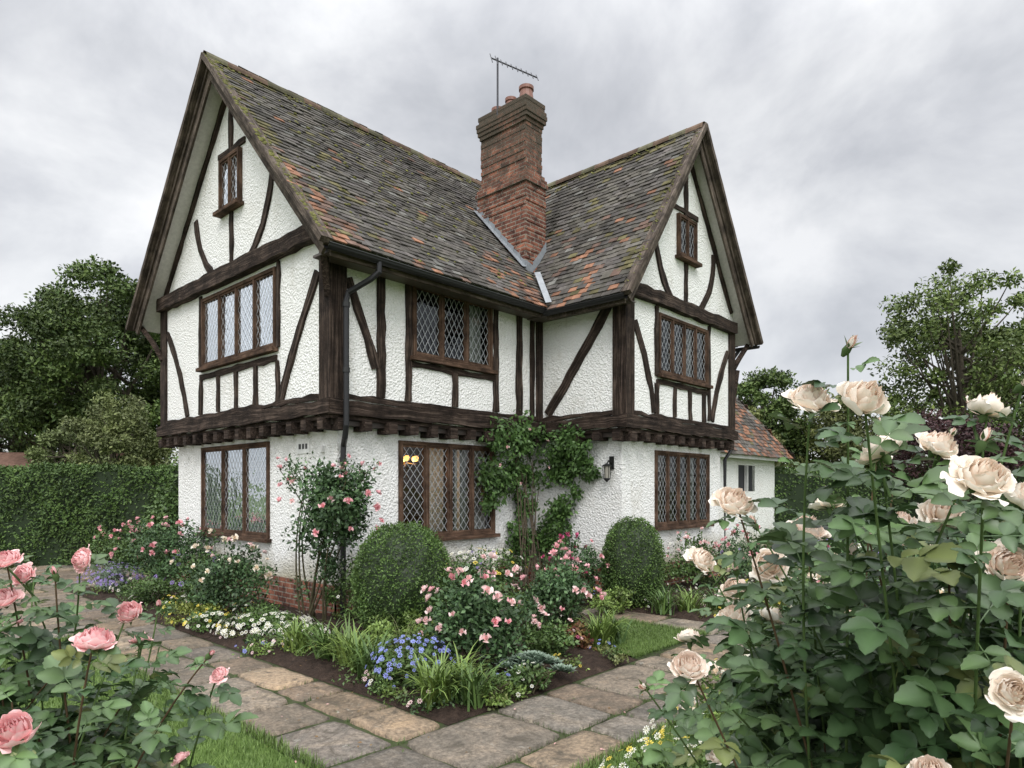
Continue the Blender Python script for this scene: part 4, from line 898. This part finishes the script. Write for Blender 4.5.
def tree(name,l,d,h,r,zc,rz,K,per,ls,cols,tr=.22,cr=.3,limb=26,shell=.33,up=.45):
    g=Geo();b=W(l,d,0);c=np.array((b[0],b[1],zc))
    tp=c+(0,0,rz*.35);t=np.linspace(0,1,8)[:,None];mid=(b+tp)/2+np.array((rng.normal(0,.3),rng.normal(0,.3),0));Q=(1-t)**2*b+2*t*(1-t)*mid+t*t*tp
    tube(g,Q,np.linspace(tr,tr*.25,8)*np.r_[1.4,np.ones(7)],(.09,.075,.055),2,9)
    cc=rdir(K*3);cc=cc[cc[:,2]>-.75][:K];cc=cc*(rng.uniform(.12,1,(len(cc),1))**shell);K=len(cc)
    az=np.arctan2(cc[:,1],cc[:,0]);cc*=(.90+.10*np.sin(az*3+zc)+.06*np.sin(cc[:,2]*7+az*2))[:,None]
    C=c+cc*np.array((r,r,rz))
    for k in range(min(limb,K)):
        tt=rng.uniform(.3,.95);s=(1-tt)**2*b+2*tt*(1-tt)*mid+tt*tt*tp;e=C[k];m=(s+e)/2+np.array((0,0,-.15*np.linalg.norm(e-s)));u=np.linspace(0,1,6)[:,None];tube(g,(1-u)**2*s+2*u*(1-u)*m+u*u*e,np.linspace(tr*.35,tr*.06,6),(.08,.068,.05),2,5)
    n=K*per;idx=rng.integers(0,K,n);rr=rng.uniform(.55,1.35,K)*cr*r;dd=rdir(n);o=dd*(rng.random((n,1))**.45)*rr[idx][:,None]*np.array((1,1,.72));P=C[idx]+o
    out=dd*.7+np.array((0,0,up));cols=GREENS[cols] if isinstance(cols,str) else cols;tone=rng.uniform(.6,1.4,K)[idx]*rng.uniform(.75,1.25,n);t=rng.random((n,1))
    g.inst(LEAF,P,frames(rdir(n)+out*.4,out+rdir(n)*.6),ls*rng.uniform(.6,1.3,n),((1-t)*np.array(cols[0])+t*np.array(cols[1]))*tone[:,None])
    return g.obj(name,PF,None,False)
tree('oak_tree',-15.4,25,9.8,3.5,5.9,4.2,210,380,.145,'tree',.35,.18,40)
tree('oak_tree',-20.0,27,8,3.6,4.4,3.2,120,360,.16,'tree',.3,.21)
ASH=((.055,.09,.022),(.13,.17,.045))
tree('ash_tree',13.3,20,8.7,2.8,5.2,3.5,110,170,.13,ASH,.16,.16,70,.42)
tree('ash_tree',17.5,22,8.7,3.2,5.0,3.8,90,230,.14,ASH,.18,.2,50,.4)
tree('purple_plum_tree',10.8,16.6,3.6,1.6,2.55,.95,50,240,.10,'purple',.12,.26)
tree('maple_tree',11.6,31,7.4,2.3,4.9,2.4,60,300,.18,'tree',.25,.26)
tree('birch_tree',14.4,30,6.0,2.4,3.9,2.2,60,260,.16,'olive',.2,.25)
tree('willow_tree',9.4,27,5,1.8,3.0,1.6,40,260,.16,'olive',.2,.28)
tree('hazel_tree',13.8,18.5,4.2,1.9,2.5,1.5,50,260,.11,'tree',.12,.26)
tree('elder_tree',-11.2,19,4.6,1.35,2.9,1.6,60,240,.10,((.085,.11,.035),(.17,.195,.075)),.12,.25)
tree('elder_tree',-13.6,21,3.6,1.3,2.6,1.2,40,260,.12,((.085,.11,.035),(.15,.185,.075)),.12,.28)
g=Geo()
for k in range(95):
    a=math.radians(rng.uniform(-52,52));dd=rng.uniform(48,85);l=dd*math.tan(a);hh=rng.uniform(3.2,6.2)*(dd/55);
    blob(g,W(l,dd,hh*.5),(rng.uniform(3,5.5),rng.uniform(3,5),hh*.55),900,.42,random.choice(['tree','mid','olive','tree']),0,14,.4,zmin=0)
g.obj('distant_trees',PF,None,False)
nb=empty('neighbour_house');gD=Geo()
def nbq(l0,l1,d0,d1,z0,z1,col,gg): gg.add([W(l0,d0,z0),W(l1,d0,z0),W(l1,d1,z1),W(l0,d1,z1)],[[0,1,2,3]],col)
nbq(-22,-13,23,23,0,2.2,(.5,.45,.4),gD);nbq(-22,-13,26,26,0,2.2,(.5,.45,.4),gD);nbq(-22,-13,22.8,24.5,2.15,3.0,(.20,.12,.09),gD);nbq(-22,-13,26.2,24.5,2.15,3.0,(.20,.12,.09),gD)
gD.obj('neighbour_walls_and_roof',[M_tile],nb)

# ================================================================== SKY / LIGHT
w=bpy.data.worlds.new('World');sc.world=w;w.use_nodes=True;nt=w.node_tree;L=nt.links
bg=nt.nodes['Background'];tc=nt.nodes.new('ShaderNodeTexCoord')
sky=nt.nodes.new('ShaderNodeTexSky');sky.sky_type='NISHITA';sky.sun_disc=False;sky.sun_elevation=math.radians(44);sky.sun_rotation=math.radians(224)
mp=nt.nodes.new('ShaderNodeMapping');mp.inputs['Scale'].default_value=(1,1,1.35);mp.inputs['Location'].default_value=(.15,.9,.4);L.new(tc.outputs['Generated'],mp.inputs[0])
n1=noise(nt,3.4,6,.56,mp.outputs[0],.25);r1=ramp(nt,[(.30,(.53,.545,.575)),(.43,(.69,.70,.725)),(.53,(.83,.838,.85)),(.64,(.98,.98,.98))]);L.new(n1.outputs[0],r1.inputs[0])
n2=noise(nt,1.2,2,.5,mp.outputs[0],.2);r2=ramp(nt,[(.35,(.87,.873,.885)),(.65,(1.12,1.12,1.12))]);L.new(n2.outputs[0],r2.inputs[0])
cc=mixc(nt,1,r1.outputs[0],r2.outputs[0],'MULTIPLY')
sx=nt.nodes.new('ShaderNodeSeparateXYZ');L.new(tc.outputs['Generated'],sx.inputs[0])
mr=nt.nodes.new('ShaderNodeMapRange');mr.inputs[1].default_value=.5;mr.inputs[2].default_value=1.0;mr.inputs[3].default_value=1.0;mr.inputs[4].default_value=2.0;L.new(sx.outputs[2],mr.inputs[0])
dt=nt.nodes.new('ShaderNodeVectorMath');dt.operation='DOT_PRODUCT';sd_=nrm(np.array((-.50,-.52,.70)));dt.inputs[1].default_value=tuple(sd_);L.new(tc.outputs['Generated'],dt.inputs[0])
m2=nt.nodes.new('ShaderNodeMapRange');m2.inputs[1].default_value=.1;m2.inputs[2].default_value=1.0;m2.inputs[3].default_value=1.0;m2.inputs[4].default_value=2.2;L.new(dt.outputs['Value'],m2.inputs[0])
mm=nt.nodes.new('ShaderNodeMath');mm.operation='MULTIPLY';L.new(mr.outputs[0],mm.inputs[0]);L.new(m2.outputs[0],mm.inputs[1])
vm=nt.nodes.new('ShaderNodeVectorMath');vm.operation='SCALE';L.new(cc,vm.inputs[0]);L.new(mm.outputs[0],vm.inputs['Scale'])
vs=nt.nodes.new('ShaderNodeVectorMath');vs.operation='SCALE';vs.inputs['Scale'].default_value=.012;L.new(sky.outputs[0],vs.inputs[0])
va=nt.nodes.new('ShaderNodeVectorMath');va.operation='ADD';L.new(vm.outputs[0],va.inputs[0]);L.new(vs.outputs[0],va.inputs[1])
L.new(va.outputs[0],bg.inputs[0]);bg.inputs[1].default_value=1.0
sd=bpy.data.lights.new('sun','SUN');sd.energy=1.3;sd.angle=math.radians(22);sd.color=(1,.975,.94);so=bpy.data.objects.new('sun',sd);sc.collection.objects.link(so)
so.rotation_euler=Vector((.50,.52,-.70)).to_track_quat('-Z','Y').to_euler()
cd=bpy.data.cameras.new('camera');co=bpy.data.objects.new('camera',cd);sc.collection.objects.link(co);co.location=(0,0,1.63)
co.rotation_euler=Vector((VX,VY,0)).to_track_quat('-Z','Y').to_euler();cd.sensor_width=36;cd.lens=23.625;cd.shift_y=.1035;cd.clip_start=.05;cd.clip_end=1500
sc.camera=co
sc.view_settings.view_transform='Standard';sc.view_settings.look='None';sc.view_settings.exposure=0
print('done')
